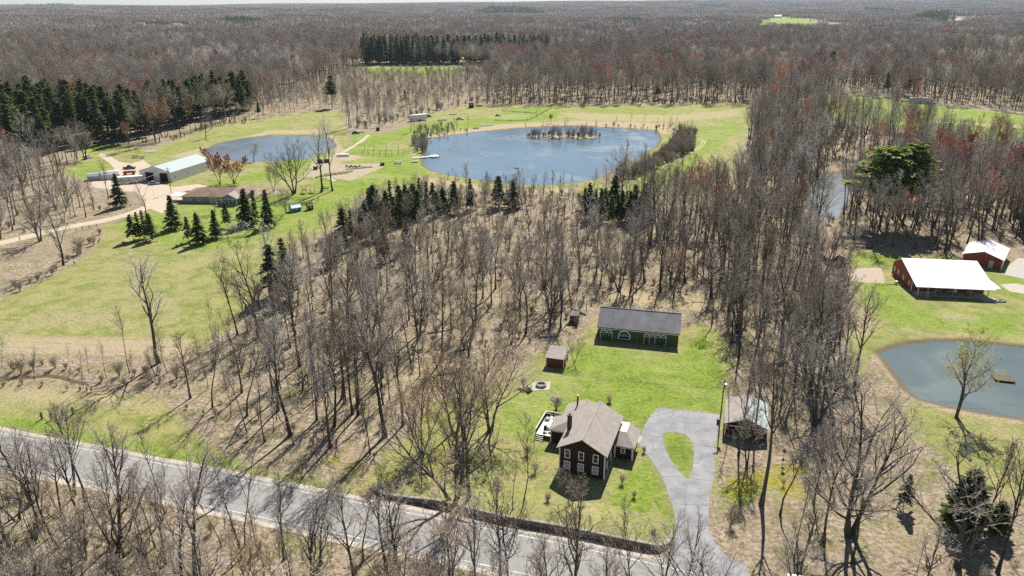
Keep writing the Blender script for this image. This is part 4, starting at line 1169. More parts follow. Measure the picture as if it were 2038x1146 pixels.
# ------------------------------------------------------------------ buildings
M_SIDING = mat('siding_dark_red', (0.042, 0.013, 0.010), 0.75, 0.2, 1.2, stretch=(6, 6, .6))
M_BARNRED = mat('siding_barn_red', (0.26, 0.055, 0.035), 0.7, 0.12, 1.0, stretch=(5, 5, .4))
M_SHEDRED = mat('siding_shed_red', (0.16, 0.035, 0.028), 0.8, 0.2, 1.4, stretch=(5, 5, .5))
M_GREEN = mat('siding_green', (0.075, 0.105, 0.045), 0.85, 0.3, 0.5, stretch=(4, 4, .5))
M_TRIM = mat('trim_white', (0.78, 0.77, 0.75), 0.6, 0.06, 2)
M_SHINGLE = mat('shingles_grey_brown', (0.30, 0.27, 0.245), 0.92, 0.16, 0.9, bumpy=0.5, spec=.1)
M_SHINGLE_D = mat('shingles_dark_grey', (0.165, 0.165, 0.175), 0.9, 0.25, 0.45, bumpy=0.5, spec=.15, stretch=(1, .3, 1))
M_SHINGLE_B = mat('shingles_brown', (0.22, 0.155, 0.12), 0.9, 0.2, 0.5, bumpy=0.4, spec=.1)
M_WHITEROOF = mat('metal_roof_white', (0.82, 0.82, 0.83), 0.5, 0.02, 1)
M_GREYROOF = mat('metal_roof_pale_green', (0.34, 0.40, 0.40), 0.5, 0.04, .4)
M_METALWALL = mat('metal_wall_pale', (0.74, 0.74, 0.72), 0.6, 0.05, .6, stretch=(4, 4, .3))
M_DARK = mat('painted_dark_interior', (0.012, 0.012, 0.013), 0.9, 0.2, 1)
M_BRICK = mat('chimney_dark_brick', (0.07, 0.06, 0.06), 0.9, 0.3, 5, bumpy=.4)
M_WOOD = mat('weathered_wood', (0.36, 0.29, 0.22), 0.85, 0.2, 2)
M_WOOD_D = mat('dark_wood', (0.10, 0.075, 0.055), 0.85, 0.25, 2)
M_DECK = mat('deck_grey_white', (0.66, 0.64, 0.62), 0.8, 0.08, 1.5, stretch=(8, .5, 1))
M_STONE = mat('wall_stone', (0.20, 0.165, 0.14), 0.95, 0.35, 1.2, bumpy=.6)
M_CAP = mat('wall_cap_stone', (0.27, 0.25, 0.22), 0.95, 0.2, 1.2, bumpy=.4)
M_BLACK = mat('black_paint', (0.02, 0.02, 0.022), 0.5, 0.2, 2)
M_STEEL = mat('galvanised_steel', (0.45, 0.46, 0.47), 0.4, 0.1, 2, metal=.6)
def glass_mat(name, col, rough=.08):
    m, t, b = nt(name)
    b.inputs['Base Color'].default_value = col + (1,); b.inputs['Roughness'].default_value = rough; b.inputs['Specular IOR Level'].default_value = .8
    return m
M_GLASS = glass_mat('window_glass', (0.035, 0.045, 0.05))
M_CURTAIN = mat('window_with_curtain', (0.30, 0.34, 0.42), .3, .35, 3, spec=.6)

def gable_walls(W, D, e, r, axis='y', x0=0, y0=0, pad=.012):
    """closed wall body; axis is the ridge direction"""
    b = MB()
    if axis == 'y':
        b_ = [(x0, -.3), (x0 + W, -.3), (x0 + W, e), (x0 + W / 2, r), (x0, e)]
        n = len(b_); q = len(b.v)
        b.v += [(x, y0, z) for x, z in b_] + [(x, y0 + D, z) for x, z in b_]
    else:
        b_ = [(y0, -.3), (y0 + D, -.3), (y0 + D, e), (y0 + D / 2, r), (y0, e)]
        n = len(b_); q = len(b.v)
        b.v += [(x0, y, z) for y, z in b_] + [(x0 + W, y, z) for y, z in b_]
    b.f.append(tuple(range(n))); b.f.append(tuple(range(n, 2 * n))[::-1])
    for i in range(n): b.f.append(((i + 1) % n, i, n + i, n + (i + 1) % n))
    b.m = [0] * len(b.f)
    return b

def slab(quad, th, m=0, b=None):
    """roof plane of real thickness from its four top corners"""
    b = b or MB()
    q = [Vector(p) for p in quad]
    nrm = (q[1] - q[0]).cross(q[-1] - q[0]).normalized()
    if nrm.z < 0: q = q[::-1]; nrm = -nrm
    lo = [p - nrm * th for p in q]
    b.hexa(lo + q, m) if len(q) == 4 else None
    if len(q) == 3:
        i = len(b.v); b.v += [tuple(p) for p in lo + q]
        for f in ((2, 1, 0), (3, 4, 5), (0, 1, 4, 3), (1, 2, 5, 4), (2, 0, 3, 5)): b.f.append(tuple(i + k for k in f)); b.m.append(m)
    return b

def gable_roof(parent, W, D, e, r, axis, mt, x0=0, y0=0, ov=.4, th=.14, gap=.02):
    """two slopes as two parts, with a small ridge cap"""
    if axis == 'y':
        half = W / 2; s = (r - e) / half; cx = x0 + half
        ze = e - ov * s + gap; zr = r + gap
        A = [(x0 - ov, y0 - ov, ze), (cx, y0 - ov, zr), (cx, y0 + D + ov, zr), (x0 - ov, y0 + D + ov, ze)]
        B = [(cx, y0 - ov, zr), (x0 + W + ov, y0 - ov, ze), (x0 + W + ov, y0 + D + ov, ze), (cx, y0 + D + ov, zr)]
        ca, cb = (cx, y0 - ov, zr + .0), (cx, y0 + D + ov, zr + .0)
    else:
        half = D / 2; s = (r - e) / half; cy = y0 + half
        ze = e - ov * s + gap; zr = r + gap
        A = [(x0 - ov, y0 - ov, ze), (x0 + W + ov, y0 - ov, ze), (x0 + W + ov, cy, zr), (x0 - ov, cy, zr)]
        B = [(x0 - ov, cy, zr), (x0 + W + ov, cy, zr), (x0 + W + ov, y0 + D + ov, ze), (x0 - ov, y0 + D + ov, ze)]
        ca, cb = (x0 - ov, cy, zr + .0), (x0 + W + ov, cy, zr + .0)
    off = th * math.sqrt(1 + s * s)
    up = lambda q: [(x, y, z + off) for x, y, z in q]
    rf = slab(up(A), th).build('roof', mt, parent)
    slab(up(B), th).build('roof_slope', mt, rf)
    MB().bar((ca[0], ca[1], ca[2] + off + .03), (cb[0], cb[1], cb[2] + off + .03), .28, .06).build('ridge_cap', mt, rf)
    return rf

def window(parent, u, z, w, h, face, at, glass=None, frame=None, bars=1, th=.06):
    """framed window on a wall: face 'f' (y = at, looking -y), 'l' (x = at, looking -x), 'r' (x = at, looking +x)"""
    frame = frame or M_TRIM; glass = glass or M_GLASS
    def pt(a, zz, d):
        if face == 'f': return (a, at - d, zz)
        if face == 'b': return (a, at + d, zz)
        if face == 'l': return (at - d, a, zz)
        return (at + d, a, zz)
    def pbox(b, a0, a1, z0, z1, d0, d1):
        b.hexa([pt(a0, z0, d0), pt(a1, z0, d0), pt(a1, z0, d1), pt(a0, z0, d1), pt(a0, z1, d0), pt(a1, z1, d0), pt(a1, z1, d1), pt(a0, z1, d1)])
    f = .16
    b = MB(); pbox(b, u - w / 2, u + w / 2, z, z + f, 0, th); pbox(b, u - w / 2, u + w / 2, z + h - f, z + h, 0, th)
    pbox(b, u - w / 2, u - w / 2 + f, z + f, z + h - f, 0, th); pbox(b, u + w / 2 - f, u + w / 2, z + f, z + h - f, 0, th)
    fr = b.build('window', frame, parent)
    b = MB(); pbox(b, u - w / 2 + f, u + w / 2 - f, z + f, z + h - f, .004, .02); b.build('pane', glass, fr)
    if bars:
        b = MB(); pbox(b, u - w / 2 + f, u + w / 2 - f, z + h / 2 - .03, z + h / 2 + .03, .02, .045); b.build('meeting_rail', frame, fr)
    if bars > 1:
        b = MB(); pbox(b, u - .02, u + .02, z + f, z + h - f, .021, .04); b.build('glazing_bar', frame, fr)
    return fr

def door(parent, u, z, w, h, face, at, m, th=.05, name='door', handle=True):
    def pt(a, zz, d):
        if face == 'f': return (a, at - d, zz)
        if face == 'l': return (at - d, a, zz)
        return (at + d, a, zz)
    def pbox(b, a0, a1, z0, z1, d0, d1):
        b.hexa([pt(a0, z0, d0), pt(a1, z0, d0), pt(a1, z0, d1), pt(a0, z0, d1), pt(a0, z1, d0), pt(a1, z1, d0), pt(a1, z1, d1), pt(a0, z1, d1)]); return b
    d = pbox(MB(), u - w / 2, u + w / 2, z, z + h, 0, th).build(name, m, parent)
    if handle: pbox(MB(), u + w / 2 - .2, u + w / 2 - .1, z + h * .47, z + h * .52, th, th + .06).build('handle', M_STEEL, d)
    return d

def corner(parent, x, y, z0, z1, w=.2, m=None):
    return MB().box(x - w / 2, y - w / 2, z0, x + w / 2, y + w / 2, z1).build('corner_board', m or M_TRIM, parent)

# ---- main house
HX, HY = P(1113, 937)
house = empty('house', (HX, HY, 0), -0.34, 'dark red two-storey house with grey-brown roof above the road', 'house')
gable_walls(7.8, 12.6, 5.0, 7.15, 'y').build('wall', M_SIDING, house)
gable_roof(house, 7.8, 12.6, 5.0, 7.15, 'y', M_SHINGLE, ov=.5)
for u in (1.35, 3.75, 6.25):
    window(house, u, 2.95, 1.0, 1.75, 'f', 0, M_GLASS)
    window(house, u, .75, 1.12, 1.65, 'f', 0, M_CURTAIN, bars=2)
for v in (2.2, 5.0):
    window(house, v, .8, .95, 1.55, 'r', 7.8, M_CURTAIN)
    window(house, v, 3.0, .95, 1.5, 'r', 7.8)
for x, y in ((0, 0), (7.8, 0)): corner(house, x, y, 0, 4.95)
MB().box(-.3, .15, -.3, 8.1, 12.4, .35).build('foundation', M_CONC, house)
# chimney through the left slope
ch = MB().box(-.15, 5.0, 3.0, .55, 5.7, 8.0).build('chimney', M_BRICK, house)
MB().box(-.22, 4.93, 8.0, .62, 5.77, 8.15).build('chimney_cap', M_BLACK, ch)
MB().tube([(.2, 5.35, 8.15), (.2, 5.35, 8.45)], .14).build('flue', M_BLACK, ch)
# left wing, lean-to with hipped front
MB().box(-3.9, 7.9, -.3, -.002, 12.0, 2.9).build('side_wing', M_SIDING, house)
wr = slab([(-4.3, 7.45, 2.95), (-.03, 7.45, 2.95), (-.03, 10.4, 4.5)], .14).build('side_wing_roof', M_SHINGLE, house)
slab([(-4.3, 7.45, 2.95), (-.03, 10.4, 4.5), (-.03, 12.3, 4.5), (-4.3, 12.3, 2.95)], .14).build('roof_slope', M_SHINGLE, wr)
for x in (-3.88, -.5): corner(house, x, 7.9, 0, 2.75)
MB().box(-3.7, 7.8, 2.5, -.65, 7.9, 2.8).build('fascia_board', M_TRIM, house)
# right wing
MB().box(7.802, 7.2, -.3, 11.2, 12.6, 2.7).build('entry_wing', M_SIDING, house)
er = slab([(7.83, 6.75, 2.78), (11.65, 6.75, 2.78), (9.6, 9.6, 4.0), (7.83, 9.6, 4.0)], .14).build('entry_wing_roof', M_SHINGLE, house)
slab([(11.65, 6.75, 2.78), (11.65, 12.9, 2.78), (9.6, 12.9, 4.0), (9.6, 9.6, 4.0)], .14).build('roof_slope', M_SHINGLE, er)
slab([(7.83, 9.62, 4.0), (9.58, 9.62, 4.0), (9.58, 12.9, 4.0), (7.83, 12.9, 4.0)], .14).build('flat_roof', M_DECK, er)
for x in (8.1, 11.2): corner(house, x, 7.2, 0, 2.6, .3)
MB().box(8.25, 7.1, 2.3, 11.05, 7.2, 2.6).build('fascia_board', M_TRIM, house)
window(house, 9.5, 1.1, .85, 1.1, 'f', 7.2)
window(house, 9.6, .8, .9, 1.3, 'r', 11.2)
# rear wing with stove pipe
gable_walls(7.0, 4.6, 3.0, 4.6, 'y', -3.0, 12.602).build('rear_wing', M_SIDING, house)
gable_roof(house, 7.0, 4.4, 3.0, 4.6, 'y', M_SHINGLE, -3.0, 12.75, ov=.3).name = 'rear_wing_roof'
pp_ = MB().tube([(-1.0, 15.6, 3.6), (-1.0, 15.6, 5.9)], .17).build('stove_pipe', M_BLACK, house)
MB().tube([(-1.0, 15.6, 5.9), (-1.0, 15.6, 6.1), (-1.0, 15.6, 6.3)], [.17, .28, .1]).build('pipe_cap', M_STEEL, pp_)

# ---- deck (fixed to the house)
deck = MB().box(-7.1, 8.6, .68, -4.0, 15.4, .8).build('deck', M_DECK, house)
for x, y in ((-7.0, 8.7), (-7.0, 12.0), (-7.0, 15.3), (-5.5, 15.3), (-4.1, 15.3), (-5.4, 8.7)):
    MB().box(x - .06, y - .06, -.2, x + .06, y + .06, 1.8).build('deck_post', M_WOOD_D, deck)
MB().bar((-7.05, 8.6, 1.82), (-7.05, 15.4, 1.82), .16, .05).build('handrail', M_DECK, deck)
MB().bar((-7.05, 15.4, 1.83), (-4.0, 15.4, 1.83), .16, .05).build('handrail', M_DECK, deck)
bal = MB().box(-.02, -.02, .8, .02, .02, 1.8).mesh('baluster', M_WOOD_D)
for k in range(44):
    o = bpy.data.objects.new('baluster', bal); link(o, deck); o.location = (-7.05, 8.85 + k * .15, 0)
bal2 = MB().box(-.02, -.02, .8, .02, .02, 1.8).mesh('baluster', M_DECK)
for k in range(16):
    o = bpy.data.objects.new('baluster', bal2); link(o, deck); o.location = (-6.8 + k * .175, 15.4, 0)
for k in range(3):
    MB().box(-7.05, 7.7 + k * .3, .12 + k * .2, -5.4, 8.02 + k * .3, .18 + k * .2).build('stair_tread', M_DECK, deck)
for x in (-7.08, -5.37): MB().bar((x, 7.6, .05), (x, 8.62, .72), .05, .22).build('stair_stringer', M_WOOD_D, deck)

def to_world(o, x, y, z=0):
    return o.matrix_basis @ Vector((x, y, z))
def patio_chair(x, y, rz, label, m):
    w = to_world(house, x, y, .8)
    c = empty('patio_chair', w, house.rotation_euler[2] + rz, label, 'chair')
    MB().box(-.32, -.3, .40, .32, .32, .46).build('seat', m, c)
    MB().hexa([(-.32, .28, .44), (.32, .28, .44), (.32, .34, .44), (-.32, .34, .44), (-.26, .42, 1.12), (.26, .42, 1.12), (.26, .48, 1.12), (-.26, .48, 1.12)]).build('backrest', m, c)
    for sx in (-.3, .3):
        MB().box(sx - .03, -.3, .6, sx + .03, .34, .65).build('armrest', m, c)
        for sy in (-.28, .28): MB().box(sx - .025, sy - .025, 0, sx + .025, sy + .025, .42).build('leg', m, c)
M_PATIO = mat('patio_green', (0.02, 0.045, 0.035), .5, .15, 2)
patio_chair(-5.5, 9.7, .3, 'dark green patio chair nearest the deck stairs', M_PATIO)
patio_chair(-4.6, 10.0, -.3, 'dark green patio chair close to the house wall on the deck', M_PATIO)
w = to_world(house, -5.5, 11.4, .8)
tb = empty('patio_table', w, 0, 'round pale table on the deck behind the green chairs', 'table')
MB().tube([(0, 0, .68), (0, 0, .72)], .68, 20).build('table_top', M_CURTAIN, tb); MB().tube([(0, 0, 0), (0, 0, .68)], .05).build('leg', M_BLACK, tb)
w = to_world(house, -6.4, 14.4, .8)
gr = empty('grill', w, -.2, 'black barbecue grill in the far deck corner', 'grill')
MB().box(-.45, -.28, .55, .45, .28, .85).build('firebox', M_BLACK, gr)
MB().profile([(-.28, .855), (.28, .855), (.25, 1.02), (.12, 1.14), (-.12, 1.14), (-.25, 1.02)], -.45, .45).build('lid', M_BLACK, gr)
for sx in (-.4, .4):
    for sy in (-.22, .22): MB().box(sx - .025, sy - .025, 0, sx + .025, sy + .025, .55).build('leg', M_BLACK, gr)

# ---- green barn
BX, BY = P(1190, 675)
barn = empty('green_barn', (BX, BY, 0), -0.2224, 'long dark green barn with white arched door trim behind the lawn', 'barn')
gable_walls(18.7, 11.6, 3.35, 5.9, 'x').build('wall', M_GREEN, barn)
gable_roof(barn, 18.7, 11.6, 3.35, 5.9, 'x', M_SHINGLE_D, ov=.32)
MB().box(-.35, -.38, 3.02, 19.05, -.33, 3.2).build('fascia_board', M_TRIM, barn)
def arch(parent, x0, x1, z0, zs, y=-.05, w=.28, n=12, foot=True, name='arch_trim'):
    """white trim: two posts and a semicircle"""
    b = MB(); r = (x1 - x0) / 2; cx = (x0 + x1) / 2
    if foot:
        b.box(x0 - w / 2, y, z0, x0 + w / 2, -.002, zs); b.box(x1 - w / 2, y, z0, x1 + w / 2, -.002, zs)
    for k in range(n):
        a0, a1 = math.pi * k / n, math.pi * (k + 1) / n
        p = lambda a, q: (cx + math.cos(a) * (r + q), zs + math.sin(a) * (r + q))
        (ax, az), (bx, bz), (cx_, cz), (dx, dz) = p(a0, -w / 2), p(a0, w / 2), p(a1, w / 2), p(a1, -w / 2)
        b.hexa([(ax, y, az), (bx, y, bz), (bx, -.002, bz), (ax, -.002, az), (dx, y, dz), (cx_, y, cz), (cx_, -.002, cz), (dx, -.002, dz)])
    return b.build(name, M_TRIM, parent)
for k in range(2): arch(barn, .58 + k * 1.36, 1.94 + k * 1.36, .1, 1.95, foot=False)
dd = MB().box(.64, -.045, .05, 3.24, -.003, 1.86).build('double_door', mat('door_green', (.05, .085, .05), .8, .2, 1), barn)
MB().box(.5, -.055, 1.88, 3.4, -.002, 2.0).build('door_header', M_TRIM, dd)
for x in (.53, 3.3): MB().box(x - .06, -.055, .02, x + .06, -.002, 1.9).build('door_jamb', M_TRIM, dd)
for x in (1.2, 2.6): MB().tube([(x, -.046, 1.35), (x, -.07, 1.35)], .12, 10).build('door_knocker', M_TRIM, dd)
arch(barn, 4.85, 7.5, .75, 1.45, name='arched_window_trim')
MB().box(4.8, -.06, .66, 7.55, -.002, .78).build('window_sill', M_TRIM, barn)
MB().box(4.9, -.055, 1.40, 7.45, -.002, 1.50).build('window_bar', M_TRIM, barn)
MB().box(4.92, -.03, .79, 7.43, -.003, 1.39).build('window_pane', M_DARK, barn)
arch(barn, 5.75, 6.6, 1.45, 1.5, w=.1, foot=False, name='fanlight_trim')
for k in range(4): arch(barn, 10.8 + k * 1.27, 12.07 + k * 1.27, .1, 1.95, foot=False)
for x in (10.8, 12.07, 13.34, 15.88): MB().box(x - .06, -.058, .02, x + .06, -.002, 1.95).build('door_jamb', M_TRIM, barn)
MB().box(10.7, -.052, 1.88, 15.98, -.002, 2.0).build('door_header', M_TRIM, barn)
for a, b_ in ((10.87, 12.0), (12.14, 13.27), (13.41, 15.81)): MB().box(a, -.04, .05, b_, -.003, 1.87).build('barn_door', MATS['door_green'], barn)
corner(barn, 0, 0, 0, 3.2, .14, M_GREEN)

# ---- little red shed
SX0, SY0 = P(1086.7, 729)
shed = empty('garden_shed', (SX0, SY0, 0), -.29, 'little red shed with flat grey roof at the lawn edge', 'shed')
MB().hexa([(0, 0, -.2), (4, 0, -.2), (4, 4.4, -.2), (0, 4.4, -.2), (0, 0, 2.25), (4, 0, 2.25), (4, 4.4, 2.85), (0, 4.4, 2.85)]).build('wall', M_SHEDRED, shed)
slab([(-.25, -.3, 2.36), (4.25, -.3, 2.36), (4.25, 4.7, 3.05), (-.25, 4.7, 3.05)], .12).build('roof', M_SHINGLE, shed)
for x in (.02, 3.98): corner(shed, x, 0, 0, 2.2, .14)
door(shed, 2.2, 0, 1.1, 1.9, 'r', 4.0, M_TRIM)
window(shed, 3.6, 1.0, .7, .8, 'r', 4.0)
# ---- dark outhouse under the trees
x, y = P(1143, 640)
oh = empty('outhouse', (x, y, 0), -.2, 'small dark wooden hut under the trees left of the green barn', 'hut')
MB().box(-1.1, -.9, -.1, 1.1, .9, 2.0).build('wall', M_WOOD_D, oh)
slab([(-1.3, -1.1, 2.1), (1.3, -1.1, 2.1), (1.3, 1.1, 2.5), (-1.3, 1.1, 2.5)], .1).build('roof', M_SHINGLE_D, oh)
door(oh, 0, 0, .8, 1.7, 'f', -.9, M_WOOD_D)

# ---- garage beside the driveway
x, y = P(1433, 852)
gar = empty('garage', (39.6, 117.0, 0), -.30, 'low garage with shingle roof, glare painted on one slope, right of the driveway', 'garage')
gable_walls(7.2, 9.0, 2.6, 4.1, 'y').build('wall', M_SIDING, gar)
rf = gable_roof(gar, 7.2, 9.0, 2.6, 4.1, 'y', M_SHINGLE, ov=.35)
for c in rf.children:
    if c.name.startswith('roof_slope'): c.data.materials[0] = M_GREYROOF; c['label'] = 'right-hand roof slope with its glare painted pale'  # pale colour stands for the whitish glare on this slope
for v in (2.4, 6.2): door(gar, v, 0, 2.6, 2.15, 'l', 0, M_TRIM, name='garage_door')
MB().box(-.1, -.42, 2.35, 7.3, -.36, 2.5).build('fascia_board', M_TRIM, gar)
corner(gar, 0, 0, 0, 2.5)

# ---- neighbour's red barn with white roof and porch
rb_ = empty('red_barn', (110.4, 186.2, 0), -.13, 'red barn house with big white metal roof and open porch', 'barn')
MB().profile([(4.2, -.2), (19.2, -.2), (19.2, 3.3), (13.2, 6.35), (4.2, 3.95)], .6, 19.6).build('wall', M_BARNRED, rb_)
r1 = slab([(0, -.2, 2.85), (20.4, -.2, 2.85), (20.4, 13.2, 6.62), (0, 13.2, 6.62)], .14).build('roof', M_WHITEROOF, rb_)
slab([(0, 13.2, 6.62), (20.4, 13.2, 6.62), (20.4, 19.8, 3.3), (0, 19.8, 3.3)], .14).build('roof_slope', M_WHITEROOF, r1)
slab([(20.4, .8, 2.98), (22.0, .8, 2.98), (20.4, 5.0, 4.18)], .12).build('porch_roof_flare', M_WHITEROOF, r1)
MB().box(.6, .6, -.1, 19.6, 4.19, .15).build('porch_floor', M_CONC, rb_)
for k in range(5): MB().box(1.0 + k * 4.5, .7, .15, 1.15 + k * 4.5, .85, 2.85).build('porch_post', M_WOOD if k else M_TRIM, rb_)
MB().bar((1.2, .78, .95), (5.4, .78, .95), .08).build('porch_rail', M_TRIM, rb_)
for u in (3.5, 8.6, 16.2): window(rb_, u, 1.0, 1.3, 1.2, 'f', 4.2, bars=2)
door(rb_, 12.2, .16, 1.0, 2.05, 'f', 4.2, M_TRIM); window(rb_, 14.0, 1.0, 1.0, 1.2, 'f', 4.2)
for v, z in ((6.2, .9), (10.6, 1.0), (14.6, 1.2), (17.6, 1.2)): window(rb_, v, z, .9, 1.3, 'l', .6, M_CURTAIN)
corner(rb_, .6, 4.2, 0, 3.6); corner(rb_, .6, 19.2, 0, 3.1)
def ladder(o, x, y0, z0, y1, z1, n=10):
    for s in (-.2, .2): MB().bar((x + s, y0, z0), (x + s, y1, z1), .05).build('rail', M_STEEL, o)
    for k in range(n):
        t = (k + .5) / n; MB().bar((x - .2, y0 + (y1 - y0) * t, z0 + (z1 - z0) * t), (x + .2, y0 + (y1 - y0) * t, z0 + (z1 - z0) * t), .04).build('rung', M_STEEL, o)
lw = to_world(rb_, 3.0, 0, 0)
ld = empty('ladder', lw, -.13, 'metal ladder leaning on the porch eave of the red barn', 'ladder'); ladder(ld, 0, -.9, 0, -.32, 3.2)
for k, (xx, lab) in enumerate(((7.0, 'wooden bench on the red barn porch, left of the door'), (10.2, 'wooden bench on the red barn porch, just before the door'), (15.2, 'wooden bench on the red barn porch, right of the door'))):
    wv = to_world(rb_, xx, 2.6, .15); bn = empty('bench', wv, -.13, lab, 'bench')
    MB().box(-.8, -.25, .42, .8, .25, .48).build('seat', M_WOOD, bn); MB().box(-.8, .2, .5, .8, .26, .95).build('backrest', M_WOOD, bn)
    for s in (-.7, .7): MB().box(s - .04, -.22, 0, s + .04, .22, .42).build('leg', M_WOOD, bn)
wv = to_world(rb_, -1.6, 9.2); hs = empty('hose_reel', wv, 0, 'white barrel and black hose beside the red barn gable', 'barrel')
MB().tube([(0, 0, 0), (0, 0, .9)], .38, 12).build('barrel', M_TRIM, hs)
MB().tube([(-.4, -.3, .15), (-1.3, -.5, .08), (-2.2, -.2, .06), (-3.0, -.9, .06)], .09, 6).build('hose', M_BLACK, hs)
wv = to_world(rb_, 20.3, -1.0)
pat = empty('paved_patio', wv, -.13, 'pale paved patio at the corner of the red barn porch', 'patio')
MB().box(-3.2, -.6, 0, .6, 2.0, .10).build('slab', M_CONC, pat)
for k, (dx, dy) in enumerate(((.2, -.9), (1.2, -.7), (2.0, -.3), (1.6, .6), (2.3, .8))):
    s_ = .35 + .1 * (k % 3)
    b = MB(); b.hexa([(dx - s_, dy - s_, 0), (dx + s_, dy - s_ * .7, 0), (dx + s_ * .8, dy + s_, 0), (dx - s_, dy + s_ * .8, 0), (dx - s_ * .6, dy - s_ * .6, .35), (dx + s_ * .7, dy - s_ * .4, .4), (dx + s_ * .5, dy + s_ * .6, .45), (dx - s_ * .5, dy + s_ * .5, .38)]); b.build('stone', M_CAP, pat)

# ---- neighbour's second red barn
g2 = empty('red_garage', (139.2, 213.8, 0), -.66, 'smaller red garage with white roof behind the red barn', 'garage')
gable_walls(10.4, 14.0, 3.0, 4.7, 'y').build('wall', M_BARNRED, g2)
gable_roof(g2, 10.4, 14.0, 3.0, 4.7, 'y', M_WHITEROOF, ov=.35)
door(g2, 7.6, 0, 1.2, 2.3, 'f', 0, mat('door_grey_blue', (.42, .52, .56), .5, .05, 1))
for v in (2.2, 6.2, 10.2): door(g2, v, 0, 3.2, 2.5, 'r', 10.4, M_TRIM, name='garage_door', handle=False)
corner(g2, 0, 0, 0, 2.9); corner(g2, 10.4, 0, 0, 2.9)
g3 = empty('red_outbuilding', (170, 216, 0), -.66, 'red outbuilding cut off by the right picture edge', 'outbuilding')
gable_walls(10, 12, 3.6, 5.4, 'y').build('wall', M_BARNRED, g3); gable_roof(g3, 10, 12, 3.6, 5.4, 'y', M_WHITEROOF, ov=.5)
for u in (2.8, 7.2): door(g3, u, 0, 3.0, 2.8, 'f', 0, M_TRIM, name='garage_door', handle=False)
# ---- old shed with rusty roof
os_ = empty('old_shed', (97.4, 211.5, 0), .05, 'old grey shed with patched rusty roof by the wood edge', 'shed')
gable_walls(4.8, 5.5, 2.0, 3.3, 'y').build('wall', M_WOOD_D, os_)
gable_roof(os_, 4.8, 5.5, 2.0, 3.3, 'y', mat('rusty_roof', (.42, .27, .21), .8, .35, .6), ov=.3)
door(os_, 2.4, 0, 1.2, 1.8, 'f', 0, M_WOOD)

# ---- grey metal barn of the farm
mbn = empty('metal_barn', (-168.6, 327.2, 0), -.25, 'pale metal barn with two dark-painted doorways by the left pond', 'barn')
gable_walls(16.6, 29, 4.4, 6.7, 'y').build('wall', M_METALWALL, mbn)
gable_roof(mbn, 16.6, 29, 4.4, 6.7, 'y', M_GREYROOF, ov=.3)
for u in (5.2, 12.6):
    d_ = MB().box(u - 2.1, -.03, 0, u + 2.1, -.003, 3.9).build('dark_doorway_panel', M_DARK, mbn)  # near-black panel on the closed wall paints the shade inside the opening
    for s in (-2.2, 2.2): MB().box(u + s - .1, -.08, 0, u + s + .1, -.003, 4.0).build('door_jamb', M_TRIM, d_)
for v in (5.5, 16.5): door(mbn, v, 0, 1.2, 2.2, 'r', 16.6, M_TRIM)
window(mbn, 2.2, 1.0, 1.3, 1.6, 'r', 16.6, M_CURTAIN); window(mbn, 11.0, 1.2, 1.2, 1.2, 'r', 16.6, M_CURTAIN)
MB().box(-.05, -.05, 0, .15, .15, 4.3).build('corner_board', M_TRIM, mbn); MB().box(16.5, -.06, 0, 16.7, .14, 4.3).build('corner_board', M_TRIM, mbn)

# ---- ranch house
rh = empty('ranch_house', (-132.6, 287.0, 0), -.04, 'low ranch house with brown hipped roof behind the spruces', 'house')
MB().box(0, 0, -.2, 24.4, 13.6, 2.6).build('wall', mat('siding_tan', (.30, .27, .24), .8, .12, 1), rh)
q = [(-.7, -.7, 2.65), (25.1, -.7, 2.65), (25.1, 14.3, 2.65), (-.7, 14.3, 2.65)]; ra, rb2 = (7.2, 6.8, 5.0), (18.6, 6.8, 5.0)
rr_ = slab([q[0], q[1], rb2, ra], .14).build('roof', M_SHINGLE_B, rh)
slab([q[1], q[2], rb2], .14).build('roof_slope', M_SHINGLE_B, rr_); slab([q[2], q[3], ra, rb2], .14).build('roof_slope', M_SHINGLE_B, rr_); slab([q[3], q[0], ra], .14).build('roof_slope', M_SHINGLE_B, rr_)
MB().box(17.0, -3.6, -.2, 23.6, -.002, .3).build('porch_floor', M_WOOD, rh)
for x in (17.2, 20.3, 23.4): MB().box(x - .1, -3.5, .3, x + .1, -3.3, 2.5).build('porch_post', M_TRIM, rh)
MB().box(16.8, -3.75, 2.5, 23.8, -.9, 2.68).build('porch_beam', M_TRIM, rh)
pr = slab([(16.5, -4.0, 2.75), (20.3, -3.2, 4.5), (20.3, 3.6, 4.5), (16.5, 1.2, 2.75)], .12).build('porch_roof', M_SHINGLE_B, rh)
slab([(20.3, -3.2, 4.5), (24.1, -4.0, 2.75), (24.1, 1.2, 2.75), (20.3, 3.6, 4.5)], .12).build('roof_slope', M_SHINGLE, pr)
slab([(16.5, -4.02, 2.76), (24.1, -4.02, 2.76), (20.3, -3.22, 4.5)], .1).build('roof_slope', M_SHINGLE, pr)
for u in (2.6, 7.0, 12.0): window(rh, u, .9, 1.6, 1.2, 'f', 0, bars=2)
door(rh, 20.4, .3, 1.0, 2.05, 'f', 0, M_TRIM)
MB().box(-5.6, 1.5, 2.3, -.75, 6.4, 2.48).build('carport_roof', M_WHITEROOF, rh)
for x, y in ((-5.4, 1.7), (-5.4, 6.2)): MB().box(x - .07, y - .07, 0, x + .07, y + .07, 2.3).build('carport_post', M_TRIM, rh)
